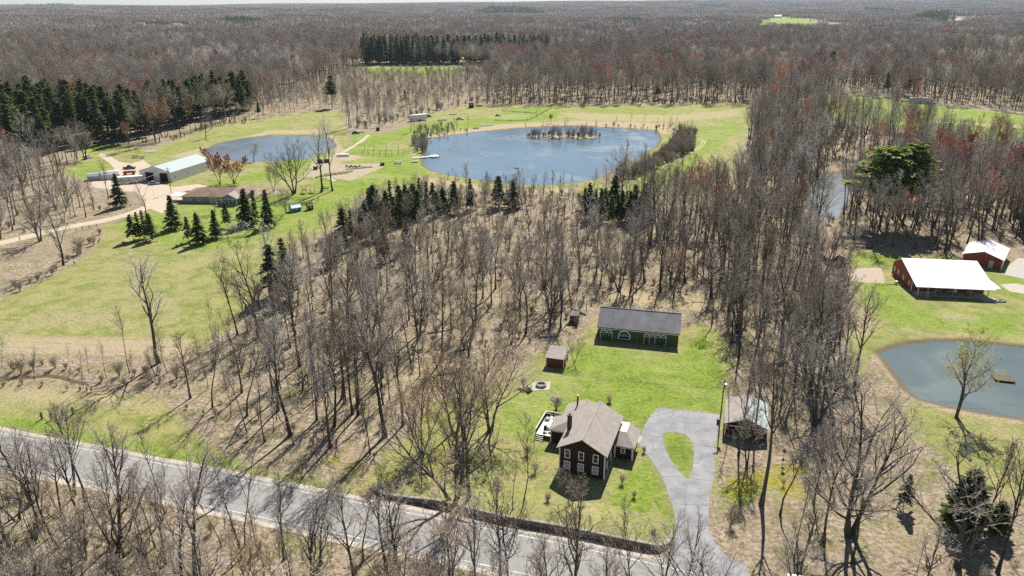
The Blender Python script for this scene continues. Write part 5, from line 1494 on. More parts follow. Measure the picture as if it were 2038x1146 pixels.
# ------------------------------------------------------------------ roadside wall with the raised lawn behind it
wall_line = resample(PP(crop([(250,640),(285,668),(330,690),(500,722),(690,755),(1000,830),(1340,890),(1700,965),(1830,990),(1890,997),(1940,978),(1962,945),(1975,900)], 650, 746)), 1.1)
rwall = empty('retaining_wall', (wall_line[0][0], wall_line[0][1], 0), 0, 'low dark stone retaining wall between road and house lawn', 'wall')
ox_, oy_ = wall_line[0]
WH = 1.0
def wall_h(i):
    n = len(wall_line)
    return WH * min(1, .25 + i / 12, .3 + (n - 1 - i) / 6)
stone_r = random.Random(3)
left = offset_line(wall_line, .22); right = offset_line(wall_line, -.22)
b = MB()
for i in range(len(wall_line) - 1):
    p = [right[i], right[i + 1], left[i + 1], left[i]]
    b.hexa([(x - ox_, y - oy_, -.2) for x, y in p] + [(p[0][0] - ox_, p[0][1] - oy_, wall_h(i)), (p[1][0] - ox_, p[1][1] - oy_, wall_h(i + 1)), (p[2][0] - ox_, p[2][1] - oy_, wall_h(i + 1)), (p[3][0] - ox_, p[3][1] - oy_, wall_h(i))])
b.build('wall_core', M_STONE, rwall)
l2 = offset_line(wall_line, .26); r2 = offset_line(wall_line, -.27); r3 = offset_line(wall_line, -.24)
for i in range(len(wall_line) - 1):
    z0, z1 = wall_h(i) + .004, wall_h(i + 1) + .004
    g = .02
    def lerp(A, B, t): return (A[0] + (B[0] - A[0]) * t - ox_, A[1] + (B[1] - A[1]) * t - oy_)
    dz = stone_r.uniform(.10, .15)
    q = [lerp(r2[i], r2[i + 1], g), lerp(r2[i], r2[i + 1], 1 - g), lerp(l2[i], l2[i + 1], 1 - g), lerp(l2[i], l2[i + 1], g)]
    zz = [z0, z1, z1, z0]
    MB().hexa([(x, y, z) for (x, y), z in zip(q, zz)] + [(x, y, z + dz) for (x, y), z in zip(q, zz)]).build('cap_stone', M_CAP, rwall)
    for c in range(3):          # courses of face stones standing proud of the core
        h = (z0 + z1) / 2 / 3
        if h < .12: continue
        sh_ = stone_r.uniform(0, .35); pr_ = stone_r.uniform(.02, .07)
        a0, a1 = lerp(right[i], right[i + 1], .03 + sh_ * .1), lerp(right[i], right[i + 1], .97 - sh_ * .1)
        tx, ty = a1[0] - a0[0], a1[1] - a0[1]; L = math.hypot(tx, ty); nx_, ny_ = ty / L * pr_, -tx / L * pr_
        q = [(a0[0] + nx_, a0[1] + ny_), (a1[0] + nx_, a1[1] + ny_), a1, a0]
        MB().hexa([(x, y, c * h + .02) for x, y in q] + [(x, y, (c + 1) * h - .015) for x, y in q]).build('face_stone', M_STONE, rwall)
# raised lawn: falls from the wall top back to the level of the lot
bank = MB(); rows_b = []
NB = 9
for i, (x, y) in enumerate(wall_line):
    row = []
    for k in range(NB):
        t = k / (NB - 1); d = .2 + t * 9.0
        x0, y0 = wall_line[max(i - 1, 0)]; x1, y1 = wall_line[min(i + 1, len(wall_line) - 1)]
        # run straight back from the road, easing round the rounded end
        bx, by = -.30 * -1, .954
        px_, py_ = x + bx * d * .55, y + by * d
        if i > len(wall_line) - 9: px_ -= (i - len(wall_line) + 9) * .42 * t
        z = (wall_h(i) - .06) * (1 - t * t * (3 - 2 * t)) - (.03 if k == NB - 1 else 0)
        row.append(len(bank.v)); bank.v.append((px_, py_, z))
    rows_b.append(row)
for i in range(len(rows_b) - 1):
    for k in range(NB - 1):
        bank.f.append((rows_b[i][k], rows_b[i + 1][k], rows_b[i + 1][k + 1], rows_b[i][k + 1])); bank.m.append(0)
bo = bank.build('lawn_bank', ground_material('bank_grass', {'field': .62, 'lawn': .34, 'dry': .22, 'moss': .25}), smooth=True)
tag(bo, kind='structure')

# ------------------------------------------------------------------ poles and wires
M_POLE = mat('pole_wood', (.20, .16, .125), .9, .25, 1.5)
def utility_pole(px, py, h, label, rz=0, light=True, xf=True):
    x, y = P(px, py)
    p = empty('utility_pole', (x, y, 0), rz, label, 'pole')
    MB().tube([(0, 0, -.3), (0, 0, h)], [.15, .10], 8).build('pole', M_POLE, p)
    arm = MB().box(-1.0, -.06, h - .7, 1.0, .06, h - .56).build('crossarm', M_POLE, p)
    for s in (-.9, .9): MB().tube([(s, 0, h - .55), (s, 0, h - .38)], .05, 6).build('insulator', M_TRIM, arm)
    if xf: MB().tube([(.32, 0, h - 2.2), (.32, 0, h - 1.2)], .22, 10).build('transformer', M_STEEL, p)
    if light:
        MB().tube([(-.1, 0, h - 1.0), (-.7, -.2, h - .8)], .04, 6).build('lamp_arm', M_STEEL, p)
        MB().tube([(-.7, -.2, h - .78), (-.7, -.2, h - .95), (-.7, -.2, h - 1.05)], [.06, .16, .12], 10).build('lamp_head', M_TRIM, p)
    return p, (x, y)
pole1, (p1x, p1y) = utility_pole(1431.6, 848, 10.2, 'tall utility pole with lamp at the far end of the driveway', rz=.5)
pole2, (p2x, p2y) = utility_pole(341, 384, 11.0, 'utility pole before the pale metal barn', rz=.2, light=False)
pole3, (p3x, p3y) = utility_pole(150, 432, 9.0, 'utility pole hidden among bare trees by the farm drive', rz=.2, light=False)
def wire(a, b_, sag, label, m, r=.022):
    a, b_ = Vector(a), Vector(b_); pts = []
    for k in range(17):
        t = k / 16; q = a.lerp(b_, t); q.z -= sag * 4 * t * (1 - t); pts.append(q)
    o = MB().tube(pts, r, 4, cap=False).build('overhead_wire', m)
    return tag(o, label, 'wire')
M_WIRE = mat('wire_pale', (.62, .60, .55), .5, .1, 1); M_WIRE_D = mat('wire_dark', (.05, .05, .05), .5, .1, 1)
far_l = P(850, 705, 7)
wire((p1x, p1y, 8.0), (far_l[0], far_l[1], 7.2), 1.0, 'pale overhead wire crossing the lawn from the pole to the wood', M_WIRE, .035)
he = to_world(house, 7.9, 12.0, 4.6)
wire((p1x, p1y, 7.6), he, 1.2, 'thin dark service wire from the pole to the house', M_WIRE_D, .02)
wire((p1x, p1y, 8.4), (84, 113, 8.0), 1.0, 'pale overhead wire running right from the pole past the pond', M_WIRE, .03)
wire((p2x, p2y, 10), (p3x, p3y, 8.2), 1.2, 'overhead wire between the two farm poles', M_WIRE, .035)
wire((p2x, p2y, 10), (-160, 324, 5.0), .5, 'short service wire from the farm pole to the metal barn', M_WIRE, .03)

# ------------------------------------------------------------------ fences and posts
def post_at(parent, x, y, h, w=.16, m=None):
    return MB().box(x - w / 2, y - w / 2, -.2, x + w / 2, y + w / 2, h).build('post', m or M_WOOD_D, parent)
fpts = PP([(84,834),(103,835),(126,829),(146,824)])
fn = empty('field_fence', (fpts[0][0], fpts[0][1], 0), 0, 'short remnant fence with four dark posts by the road', 'fence')
for x, y in fpts: post_at(fn, x - fpts[0][0], y - fpts[0][1], 1.5, .3)
for (x0, y0), (x1, y1) in zip(fpts[1:], fpts[2:]):
    MB().bar((x0 - fpts[0][0], y0 - fpts[0][1], 1.1), (x1 - fpts[0][0], y1 - fpts[0][1], 1.0), .08).build('rail', M_WOOD_D, fn)
dpts = PP([(40,478),(103,468),(152,462),(165,457),(178,455),(193,452)])
fd = empty('drive_fence', (dpts[0][0], dpts[0][1], 0), 0, 'line of wooden posts along the gravel farm drive', 'fence')
for x, y in dpts: post_at(fd, x - dpts[0][0], y - dpts[0][1], 1.4, .2, M_WOOD)
MB().bar((dpts[-2][0] - dpts[0][0], dpts[-2][1] - dpts[0][1], .6), (dpts[-1][0] - dpts[0][0], dpts[-1][1] - dpts[0][1], .6), .08).build('rail', M_WOOD, fd)
gp = PP([(722,309),(733,309),(744,309.5),(756,310),(768,310.5),(780,310.5),(793,309),(803,307.5),(815,304)])
gp2 = PP([(726,300),(745,299),(769,299),(793,299)])
gf = empty('garden_fence', (gp[0][0], gp[0][1], 0), 0, 'tall post and wire fence round the vegetable plot near the pond', 'fence')
for x, y in gp + gp2: post_at(gf, x - gp[0][0], y - gp[0][1], 3.0, .18)
for zz in (1.2, 2.8):
    for (x0, y0), (x1, y1) in zip(gp, gp[1:]):
        MB().bar((x0 - gp[0][0], y0 - gp[0][1], zz), (x1 - gp[0][0], y1 - gp[0][1], zz), .06).build('wire', M_WOOD_D, gf)
for pts_, lab in ((PP([(985,240),(1018,241),(1050,240),(1058,237),(1068,232),(1078,226),(1088,221),(1098,216)]), 'dark wire fence bending round the paddock beyond the pond'), (PP([(1000,221),(1022,223),(1045,225),(1067,226),(1068,222)]), 'short dark fence inside the paddock beyond the pond')):
    o = empty('paddock_fence', (pts_[0][0], pts_[0][1], 0), 0, lab, 'fence')
    for x, y in pts_: post_at(o, x - pts_[0][0], y - pts_[0][1], 1.5, .25)
    for (x0, y0), (x1, y1) in zip(pts_, pts_[1:]):
        MB().bar((x0 - pts_[0][0], y0 - pts_[0][1], .5), (x1 - pts_[0][0], y1 - pts_[0][1], .5), .12, .3).build('rail', M_WOOD_D, o)

# ------------------------------------------------------------------ lawn things near the house
x, y = P(1077, 768)
fp = empty('fire_pit', (x, y, 0), .1, 'stone ring fire pit on a pale paved square', 'fire pit')
MB().prism([(-2.1, -1.9), (1.6, -1.9), (2.2, 1.7), (-1.7, 1.7)], 0, .06).build('paving', M_CONC, fp)
for k in range(10):
    a0, a1 = 6.2832 * k / 10 + .03, 6.2832 * (k + 1) / 10 - .03
    q = [(math.cos(a0) * .85, math.sin(a0) * .85), (math.cos(a0) * 1.15, math.sin(a0) * 1.15), (math.cos(a1) * 1.15, math.sin(a1) * 1.15), (math.cos(a1) * .85, math.sin(a1) * .85)]
    MB().prism(q, .062, .48 + .04 * (k % 3)).build('stone', M_CAP, fp)
MB().tube([(0, 0, .063), (0, 0, .2)], .8, 14).build('ash_bed', M_BLACK, fp)
fx, fy = P(1052, 778)
lg = empty('log_pile', (fx, fy, 0), .4, 'small pile of cut logs left of the fire pit', 'logs')
for k, (dx, dz) in enumerate(((-.5, .22), (0, .22), (.5, .22), (-.25, .6), (.25, .6), (0, .95))):
    MB().tube([(dx, -.5, dz), (dx, .55, dz)], .22, 8).build('log', M_WOOD, lg)
x, y = P(1107, 815)
plant('blossom_bush', BLOSSOM[0], x, y, 1.0, 'pale pink blossoming bush behind the deck', 'bush')
def shrub_at(px, py, k, s, label): 
    x, y = P(px, py); plant('shrub', SHRUB[k], x, y, s, label, 'shrub')
shrub_at(1213, 800, 2, .8, 'dark reddish shrub behind the house ridge')
shrub_at(1042, 770, 2, 1.2, 'golden bare shrub beside the fire pit')
shrub_at(1238, 962, 0, .55, 'low grey shrub at the front right house corner')
shrub_at(1282, 900, 2, .6, 'small shrub between entry wing and driveway')
shrub_at(1262, 990, 0, .4, 'little grey shrub on the front lawn')
shrub_at(1300, 1068, 0, .5, 'grey shrub near the rounded end of the wall')
shrub_at(1050, 905, 0, .6, 'tawny shrub left of the house')
shrub_at(1065, 940, 1, .5, 'bare shrub before the left wing of the house')
shrub_at(1090, 1000, 0, .6, 'bare shrub before the house front')
shrub_at(160, 505, 1, 1.2, 'big round bare shrub at the corner of the left field')
logr = random.Random(9)
for i in range(16):
    px, py = logr.uniform(640, 1150), logr.uniform(600, 760)
    if px > 1040 and py > 660: py -= 70
    x, y = P(px, py); a = logr.uniform(0, 3.1); L = logr.uniform(3, 7)
    o = MB().tube([(-L / 2, 0, .2), (0, logr.uniform(-.2, .2), .24), (L / 2, 0, .16)], [.2, .17, .08], 7).build('fallen_log', M_BARK_PALE, smooth=True)
    o.location = (x, y, 0); o.rotation_euler = (0, 0, a); tag(o, 'pale fallen log lying on the floor of the central wood', 'log', 'fallen logs in the central wood')
lone('bare_tree', FOREST[0], 1470, 905, 17, 'bare tree standing right before the garage gable')
lone('bare_tree', FOREST[2], 1500, 870, 19, 'bare tree against the right side of the garage')
lone('bare_tree', THIN[1], 1448, 880, 13, 'thin bare tree at the left corner of the garage')
x, y = P(1429, 842)
mbx = empty('trash_can', (x, y, 0), 0, 'small black bin at the foot of the utility pole', 'bin')
MB().tube([(0, 0, 0), (0, 0, .8)], [.25, .3], 10).build('bin', M_BLACK, mbx); MB().tube([(0, 0, .8), (0, 0, .9)], [.32, .2], 10).build('lid', M_BLACK, mbx)
x, y = P(1557, 925)
bf = empty('bird_feeder', (x, y, 0), 0, 'bird feeder on a thin pole on the leafy ground', 'feeder')
MB().tube([(0, 0, -.2), (0, 0, 2.6)], .04, 6).build('pole', M_BLACK, bf); MB().tube([(0, 0, 1.0), (0, 0, 1.3)], [.3, .06], 10).build('baffle', M_BLACK, bf)
MB().box(-.25, -.25, 2.6, .25, .25, 2.95).build('feeder_box', M_WOOD_D, bf); MB().tube([(0, 0, 2.96), (0, 0, 3.25)], [.45, .04], 4).build('feeder_roof', M_WOOD_D, bf)
for i, (px, py) in enumerate(((1862, 1112), (1870, 1112))):
    x, y = P(px, py)
    o = tag(MB().tube([(x, y, -.1), (x + .05, y, .9)], .09, 8).build('marker_post', mat('yellow_paint', (.55, .36, .03), .6, .1, 2)), ['leftmost short yellow marker post on the dry bank', 'rightmost short yellow marker post on the dry bank'][i], 'post')
# raft on the right pond
x, y = P(1997, 752)
rf_ = empty('swim_raft', (x, y, -.38), -.25, 'dark square swimming raft floating on the right-hand pond', 'raft')
MB().box(-1.9, -1.5, .25, 1.9, 1.5, .42).build('platform', M_WOOD_D, rf_)
for s in (-1.1, 0, 1.1): MB().tube([(s, -1.2, .1), (s, 1.2, .1)], .22, 8).build('float', M_BLACK, rf_)
ld2 = MB().bar((-.25, -1.35, -.1), (-.25, -1.35, .9), .05).build('ladder_rail', M_TRIM, rf_); MB().bar((.25, -1.35, -.1), (.25, -1.35, .9), .05).build('ladder_rail', M_TRIM, rf_)
MB().bar((-.25, -1.35, .5), (.25, -1.35, .5), .04).build('ladder_rung', M_TRIM, rf_)

# ------------------------------------------------------------------ vehicles
M_TYRE = mat('tyre_rubber', (.02, .02, .02), .8, .2, 3)
def car(name, px, py, rz, paint, label, cat, L=4.6, W=1.85, H=1.5, kind='car', s=1.0):
    x, y = P(px, py)
    o = empty(name, (x, y, 0), rz, label, cat); o.scale = (s, s, s)
    a, hb = L / 2, .5 * H + .12
    if kind == 'pickup':
        prof = [(-a, .35), (a, .35), (a, .72), (a - .15, .88), (a * .38, .95), (-a, .95)]
        cab = [(a * .42, .95), (a * .12, H), (-a * .28, H), (-a * .34, .95)]
    elif kind == 'suv':
        prof = [(-a, .35), (a, .35), (a, .75), (a - .2, .95), (-a, 1.0)]
        cab = [(a * .5, .97), (a * .22, H), (-a * .92, H), (-a * .98, .99)]
    else:
        prof = [(-a, .3), (a, .3), (a, .62), (a - .25, .78), (a * .4, .86), (-a * .72, .9), (-a, .8)]
        cab = [(a * .42, .86), (a * .12, H), (-a * .5, H), (-a * .8, .9)]
    def ext(poly, w0, w1, nm, m):
        b = MB(); n = len(poly)
        b.v += [(px_, -w0 if i in (0, n - 1) or w0 == w1 else -w1, z) for i, (px_, z) in enumerate(poly)] + [(px_, w0 if i in (0, n - 1) or w0 == w1 else w1, z) for i, (px_, z) in enumerate(poly)]
        b.f.append(tuple(range(n))); b.f.append(tuple(range(n, 2 * n))[::-1])
        for i in range(n): b.f.append(((i + 1) % n, i, n + i, n + (i + 1) % n))
        b.m = [0] * len(b.f); return b.build(nm, m, o, bevel=.05)
    ext(prof, W / 2, W / 2, 'body', paint)
    ext(cab, W / 2 - .06, W / 2 - .22, 'cabin', M_GLASS)
    MB().box(cab[2][0] + .05, -(W / 2 - .24), H - .03, cab[1][0] - .05, W / 2 - .24, H + .04).build('roof', paint, o)
    for sx in (-.62 * a, .62 * a):
        for sy in (-W / 2 + .06, W / 2 - .06):
            wh = MB().tube([(sx, sy - .11, .34), (sx, sy + .11, .34)], .34, 12).build('wheel', M_TYRE, o)
            MB().tube([(sx, sy - .13, .34), (sx, sy + .13, .34)], .18, 8).build('rim', M_STEEL, wh)
    for sy in (-W / 2 + .3, W / 2 - .3): MB().box(a - .02, sy - .18, .6, a + .02, sy + .18, .74).build('headlight', M_TRIM, o)
    return o
C_WHITE = mat('car_white', (.75, .75, .75), .3, .03, 1, spec=.6); C_BLACK = mat('car_black', (.03, .03, .035), .25, .1, 1, spec=.7); C_GREY = mat('car_grey', (.36, .38, .40), .3, .05, 1, spec=.6)
C_RED = mat('faded_red_paint', (.32, .05, .04), .55, .2, 1)
car('car', 175, 315, 1.2, C_WHITE, 'white car parked on the grass near the dark pines', 'car', kind='suv', H=1.7)
car('pickup_truck', 258, 336, .12, C_BLACK, 'black pickup truck behind the white mobile trailer', 'truck', 5.6, 2.0, 1.8, 'pickup')
car('car', 307, 367, .35, C_GREY, 'grey car parked before the barn doorways', 'car')
car('pickup_truck', 180, 276, .1, C_WHITE, 'white pickup truck on the far grass under the pines', 'truck', 5.4, 1.95, 1.8, 'pickup', s=1.2)
car('suv', 1853, 208, -.1, C_BLACK, 'black SUV on the far road behind the travel trailer', 'car', 4.9, 1.95, 1.8, 'suv', s=1.25)
car('car', 1739, 196, .0, C_WHITE, 'white car on the far road seen through bare trees', 'car', s=1.2)
car('car', 915, 238, .25, C_WHITE, 'white car parked on grass beyond the pond', 'car', s=1.2)
car('car', 991, 231, .05, C_GREY, 'small dark car in the paddock beyond the pond', 'car', s=.9)
car('car', 708, 266, .2, C_BLACK, 'black car at the wood edge above the farm track', 'car', s=1.05)
car('tractor_car', 854, 233, .3, C_BLACK, 'dark utility vehicle beside the white box trailer', 'vehicle', 3.4, 1.6, 1.7, 'suv').name = 'utility_vehicle'

def trailer(name, px, py, rz, L, W, H, m, roof, label, cat, wheels=2, wins=0):
    x, y = P(px, py); o = empty(name, (x, y, 0), rz, label, cat)
    MB().box(-L / 2, -W / 2, .55, L / 2, W / 2, H).build('body', m, o, bevel=.08)
    MB().box(-L / 2 - .03, -W / 2 - .03, H + .004, L / 2 + .03, W / 2 + .03, H + .10).build('roof', roof, o)
    for k in range(wheels):
        for sy in (-W / 2 + .05, W / 2 - .05):
            cx_ = L * .12 - k * .95
            MB().tube([(cx_, sy - .12, .42), (cx_, sy + .12, .42)], .42, 12).build('wheel', M_TYRE, o)
    MB().bar((L / 2, 0, .62), (L / 2 + 1.2, 0, .55), .14).build('hitch', M_BLACK, o)
    for k in range(wins):
        u = -L / 2 + (k + .8) * L / (wins + .6); window(o, u, H * .52, 1.1, .8, 'f', -W / 2, frame=M_STEEL, bars=0)
    return o
trailer('mobile_trailer', 259, 364, .36, 11.0, 2.6, 3.0, mat('trailer_offwhite', (.55, .54, .50), .5, .08, .8), M_TRIM, 'long off-white house trailer left of the metal barn', 'trailer', wins=3)
trailer('box_trailer', 832, 240, .62, 13.0, 2.7, 4.1, M_TRIM, M_TRIM, 'white box trailer at the wood edge beyond the pond', 'trailer')
trailer('travel_trailer', 1828, 205, -.12, 14.0, 2.8, 4.2, mat('trailer_silver', (.55, .55, .55), .4, .05, 1), M_TRIM, 'long pale travel trailer on the far road', 'trailer', wins=3)
x, y = P(258, 347)
wg = empty('farm_wagon', (x, y, 0), .25, 'red farm wagon beside the black pickup', 'wagon')
MB().box(-2.6, -1.0, .8, 2.6, 1.0, .95).build('bed', C_RED, wg)
for s in (-1.0, 1.0): MB().box(-2.6, s - .04, .95, 2.6, s + .04, 1.5).build('side_board', C_RED, wg)
for sx in (-1.8, 1.8):
    for sy in (-1.05, 1.05): MB().tube([(sx, sy - .1, .45), (sx, sy + .1, .45)], .45, 12).build('wheel', M_TYRE, wg)
# tarp-covered shelter
x, y = P(208, 356)
tp = empty('tarp_shelter', (x, y, 0), .42, 'long shelter covered with grey and white tarps', 'shelter')
M_TARP = mat('tarp_grey', (.34, .37, .42), .6, .2, .6, bumpy=.6); M_TARP_W = mat('tarp_pale', (.62, .60, .60), .6, .12, .6, bumpy=.6)
MB().profile([(-2.2, 0), (2.2, 0), (2.2, 2.0), (.9, 3.0), (-.9, 3.0), (-2.2, 2.0)], -6.5, -1.0).build('tarp', M_TARP, tp)
MB().profile([(-2.4, 0), (2.4, 0), (2.4, 2.3), (1.0, 3.5), (-1.0, 3.5), (-2.4, 2.3)], -.95, 6.5).build('tarp', M_TARP_W, tp)
for xx in (-6.6, 6.6): MB().box(xx - .06, -2.3, 0, xx + .06, -2.15, 2.2).build('post', M_WOOD, tp)

def picnic_table(px, py, rz, label, m=M_WOOD_D, s=1.0):
    x, y = P(px, py); o = empty('picnic_table', (x, y, 0), rz, label, 'table'); o.scale = (s, s, s)
    MB().box(-1.0, -.4, .70, 1.0, .4, .76).build('table_top', m, o)
    for sy in (-.75, .75): MB().box(-1.0, sy - .14, .42, 1.0, sy + .14, .47).build('bench_seat', m, o)
    for sx in (-.7, .7):
        for sy in (-1, 1): MB().bar((sx, sy * .7, 0), (sx, sy * .2, .7), .09).build('leg', m, o)
picnic_table(270, 314, .1, 'black picnic table on the slope above the barn, left one', M_BLACK, 1.5)
picnic_table(283, 315, .4, 'black picnic table on the slope above the barn, right one', M_BLACK, 1.2)
picnic_table(793, 325, .1, 'pale picnic table on the bright lawn by the dock', M_CONC, 1.7)
picnic_table(649, 374, .0, 'picnic table under the tall pale trees', M_WOOD, 1.5)
picnic_table(1054, 212, .2, 'pale picnic table at the wood edge beyond the paddock', M_CONC, 1.6)
picnic_table(1046, 223, .1, 'pale picnic table inside the paddock fence', M_CONC, 1.5)

def boat(px, py, rz, L, m, label, z=0.0):
    x, y = P(px, py); o = empty('boat', (x, y, z), rz, label, 'boat')
    b = MB(); w = L * .17
    b.hexa([(-L / 2, -w * .7, .05), (L * .25, -w * .7, .05), (L * .25, w * .7, .05), (-L / 2, w * .7, .05), (-L / 2, -w, .6), (L * .3, -w, .65), (L * .3, w, .65), (-L / 2, w, .6)])
    b.hexa([(L * .25, -w * .7, .05), (L * .44, -.05, .15), (L * .44, .05, .15), (L * .25, w * .7, .05), (L * .3, -w, .65), (L * .5, -.05, .75), (L * .5, .05, .75), (L * .3, w, .65)])
    b.build('hull', m, o)
    for k in (-.25, .05): MB().box(L * k - .12, -w * .95, .62, L * k + .12, w * .95, .68).build('thwart', M_WOOD, o)
boat(902, 228, .3, 5.5, mat('boat_pink', (.50, .33, .30), .5, .1, 1), 'faded pink boat drawn up on the grass beyond the pond')
boat(718, 263, .2, 5.0, C_WHITE, 'white boat beside the black car at the wood edge')
boat(826, 323, .2, 3.6, mat('boat_blue_grey', (.45, .52, .60), .5, .1, 1), 'small blue-grey boat ashore by the dock')

# dock on the main pond
dx0, dy0 = P(824, 315.4); dx1, dy1 = P(857, 312)
dko = empty('dock', (dx0, dy0, 0), math.atan2(dy1 - dy0, dx1 - dx0), 'white dock walkway with end platform in the pond corner', 'dock')
LD = math.hypot(dx1 - dx0, dy1 - dy0)
MB().box(-1, -.7, .25, LD, .7, .4).build('walkway', M_TRIM, dko); MB().box(LD + .01, -2.2, .3, LD + 4.2, 1.8, .48).build('platform', M_TRIM, dko)
for k in range(4): MB().tube([(LD * k / 3, -.6, -.7), (LD * k / 3, -.6, .6)], .1, 6).build('pile', M_WOOD_D, dko)
for a, b_ in ((LD + .2, -2.0), (LD + 4.0, -2.0), (LD + .2, 1.6), (LD + 4.0, 1.6)): MB().tube([(a, b_, -.8), (a, b_, 1.3)], .1, 6).build('pile', M_WOOD_D, dko)
# small aerator windmill platform beyond the island
x, y = P(1096, 246)
ar = empty('pond_aerator', (x, y, -.35), 0, 'dark windmill aerator standing in the far water', 'windmill')
for sx, sy in ((-1, -1), (1, -1), (0, 1)): MB().bar((sx * .9, sy * .9, -.3), (0, 0, 5.2), .12).build('leg', M_BLACK, ar)
hb_ = MB().tube([(0, -.4, 5.2), (0, .3, 5.2)], .22, 8).build('hub', M_BLACK, ar)
for k in range(10):
    a = 6.2832 * k / 10; c, s = math.cos(a), math.sin(a)
    MB().hexa([(c * .25 - s * .1, -.42, 5.2 + s * .25 + c * .1), (c * .25 + s * .1, -.36, 5.2 + s * .25 - c * .1), (c * 1.5 + s * .25, -.36, 5.2 + s * 1.5 - c * .25), (c * 1.5 - s * .25, -.46, 5.2 + s * 1.5 + c * .25),
               (c * .25 - s * .1, -.40, 5.2 + s * .25 + c * .1), (c * .25 + s * .1, -.34, 5.2 + s * .25 - c * .1), (c * 1.5 + s * .25, -.34, 5.2 + s * 1.5 - c * .25), (c * 1.5 - s * .25, -.44, 5.2 + s * 1.5 + c * .25)]).build('blade', M_BLACK, hb_)
MB().box(-.04, .3, 4.9, .04, 1.7, 5.5).build('tail_vane', M_BLACK, ar)
# waterfowl
def fowl(px, py, rz, m, label, group, name, s):
    x, y = P(px, py, -.35); o = empty(name, (x, y, -.35), rz, label, 'bird', group); o.scale = (s, s, s)
    b = MB(); b.tube([(-.42, 0, .16), (-.3, 0, .12), (0, 0, .12), (.22, 0, .12), (.34, 0, .2), (.40, 0, .42), (.46, 0, .52), (.62, 0, .50)], [.02, .11, .17, .13, .07, .05, .07, .02], 8)
    b.build('body', m, o, smooth=True)
M_GOOSE = mat('feathers_white', (.8, .8, .78), .7, .05, 3); M_DUCK = mat('feathers_dark', (.06, .05, .045), .7, .3, 3)
for i, (px, py) in enumerate(((1018,272),(1025,271),(1030,273),(874,289),(901,292),(915,300),(960,295),(957,308),(946,304),(928,308),(896,297))):
    fowl(px, py, rw.uniform(0, 6), M_GOOSE, 'white goose swimming on the main pond', 'white geese on the main pond', 'goose', 1.6)
for i, (px, py) in enumerate(((1025,335),(1030,336),(1040,336),(901,338),(968,351))):
    fowl(px, py, rw.uniform(0, 6), M_DUCK, 'dark duck swimming near the close shore of the main pond', 'dark ducks on the main pond', 'duck', 1.6)

# ------------------------------------------------------------------ garden by the farm
GARD = PP([(602,353),(620,327),(650,322),(690,326),(755,325),(764,332),(698.5,360),(660,354)])
MATS['garden_gravel'] = ground_material('garden_ground', {'dirt': .52, 'dry': .45, 'field': .5})
sheet('garden_gravel', GARD, .012, MATS['garden_gravel'])
sheet('garden_gravel', PP([(657,317),(672,308),(700,308),(726,311.5),(706,318),(690,320)]), .012, MATS['garden_gravel'])
M_SOIL = mat('garden_soil', (.22, .17, .12), .95, .3, 1.5)
def bed(px, py, rz, L, W, label, m=M_SOIL):
    x, y = P(px, py); o = empty('garden_bed', (x, y, 0), rz, label, 'garden bed', 'timber-edged garden beds')
    MB().box(-L / 2 + .1, -W / 2 + .1, .02, L / 2 - .1, W / 2 - .1, .3).build('soil', m, o)
    for s in (-1, 1):
        MB().box(-L / 2, s * (W / 2 - .05) - .05, 0, L / 2, s * (W / 2 - .05) + .05, .42).build('side_board', M_WOOD, o)
        MB().box(s * (L / 2 - .05) - .05, -W / 2 + .1, 0, s * (L / 2 - .05) + .05, W / 2 - .1, .42).build('end_board', M_WOOD, o)
for i in range(7): bed(640 + i * 9, 350 - i * 1.2, 1.15, 8 - .4 * i, 1.2, 'narrow timber-edged garden bed on the gravel plot', M_SOIL if i % 2 else mat('bed_green', (.16, .19, .06), .95, .3, 1))
for i in range(3): bed(700 + i * 15, 336 - i * 1.6, .2, 5.5, 1.8, 'wide timber-edged garden bed near the gravel point', mat('bed_straw', (.44, .36, .25), .95, .2, 1))
for i, (px, py) in enumerate(((690,332),(695,334),(699,332),(703,334),(707,333),(711,334),(716,332))):
    x, y = P(px, py); o = tag(MB().tube([(x, y, 0), (x, y, .9)], [.38, .45], 10).build('planter_barrel', M_BLACK), 'black planter tub standing in a row on the garden gravel', 'planter', 'black planter tubs')
for px, py, s, lab in ((761,329,1.0,'dark compost bin at the point of the garden gravel'),(637,324,1.3,'dark tarped heap left of the garden'),(650,323,1.2,'dark crate stack behind the garden'),(628,337,1.0,'dark crate at the left garden edge')):
    x, y = P(px, py); o = empty('storage_crate', (x, y, 0), .3, lab, 'crate')
    MB().box(-1 * s, -.7 * s, 0, 1 * s, .7 * s, 1.3 * s).build('crate', M_WOOD_D, o, bevel=.06); MB().box(-1.06 * s, -.76 * s, 1.3 * s + .003, 1.06 * s, .76 * s, 1.4 * s).build('lid', M_BLACK, o)
x, y = P(683, 311)
hp = empty('cold_frame', (x, y, 0), .1, 'white plastic hoop cover over a garden row', 'cold frame')
b = MB(); b.profile([(1.6 * math.cos(math.pi * k / 8), 1.5 * math.sin(math.pi * k / 8)) for k in range(9)], -3, 3); b.build('cover', M_TRIM, hp)
for xx in (-3.05, 0, 3.05): MB().tube([(xx, 1.64 * math.cos(math.pi * k / 8), 1.54 * math.sin(math.pi * k / 8)) for k in range(9)], .05, 5).build('hoop', M_STEEL, hp)
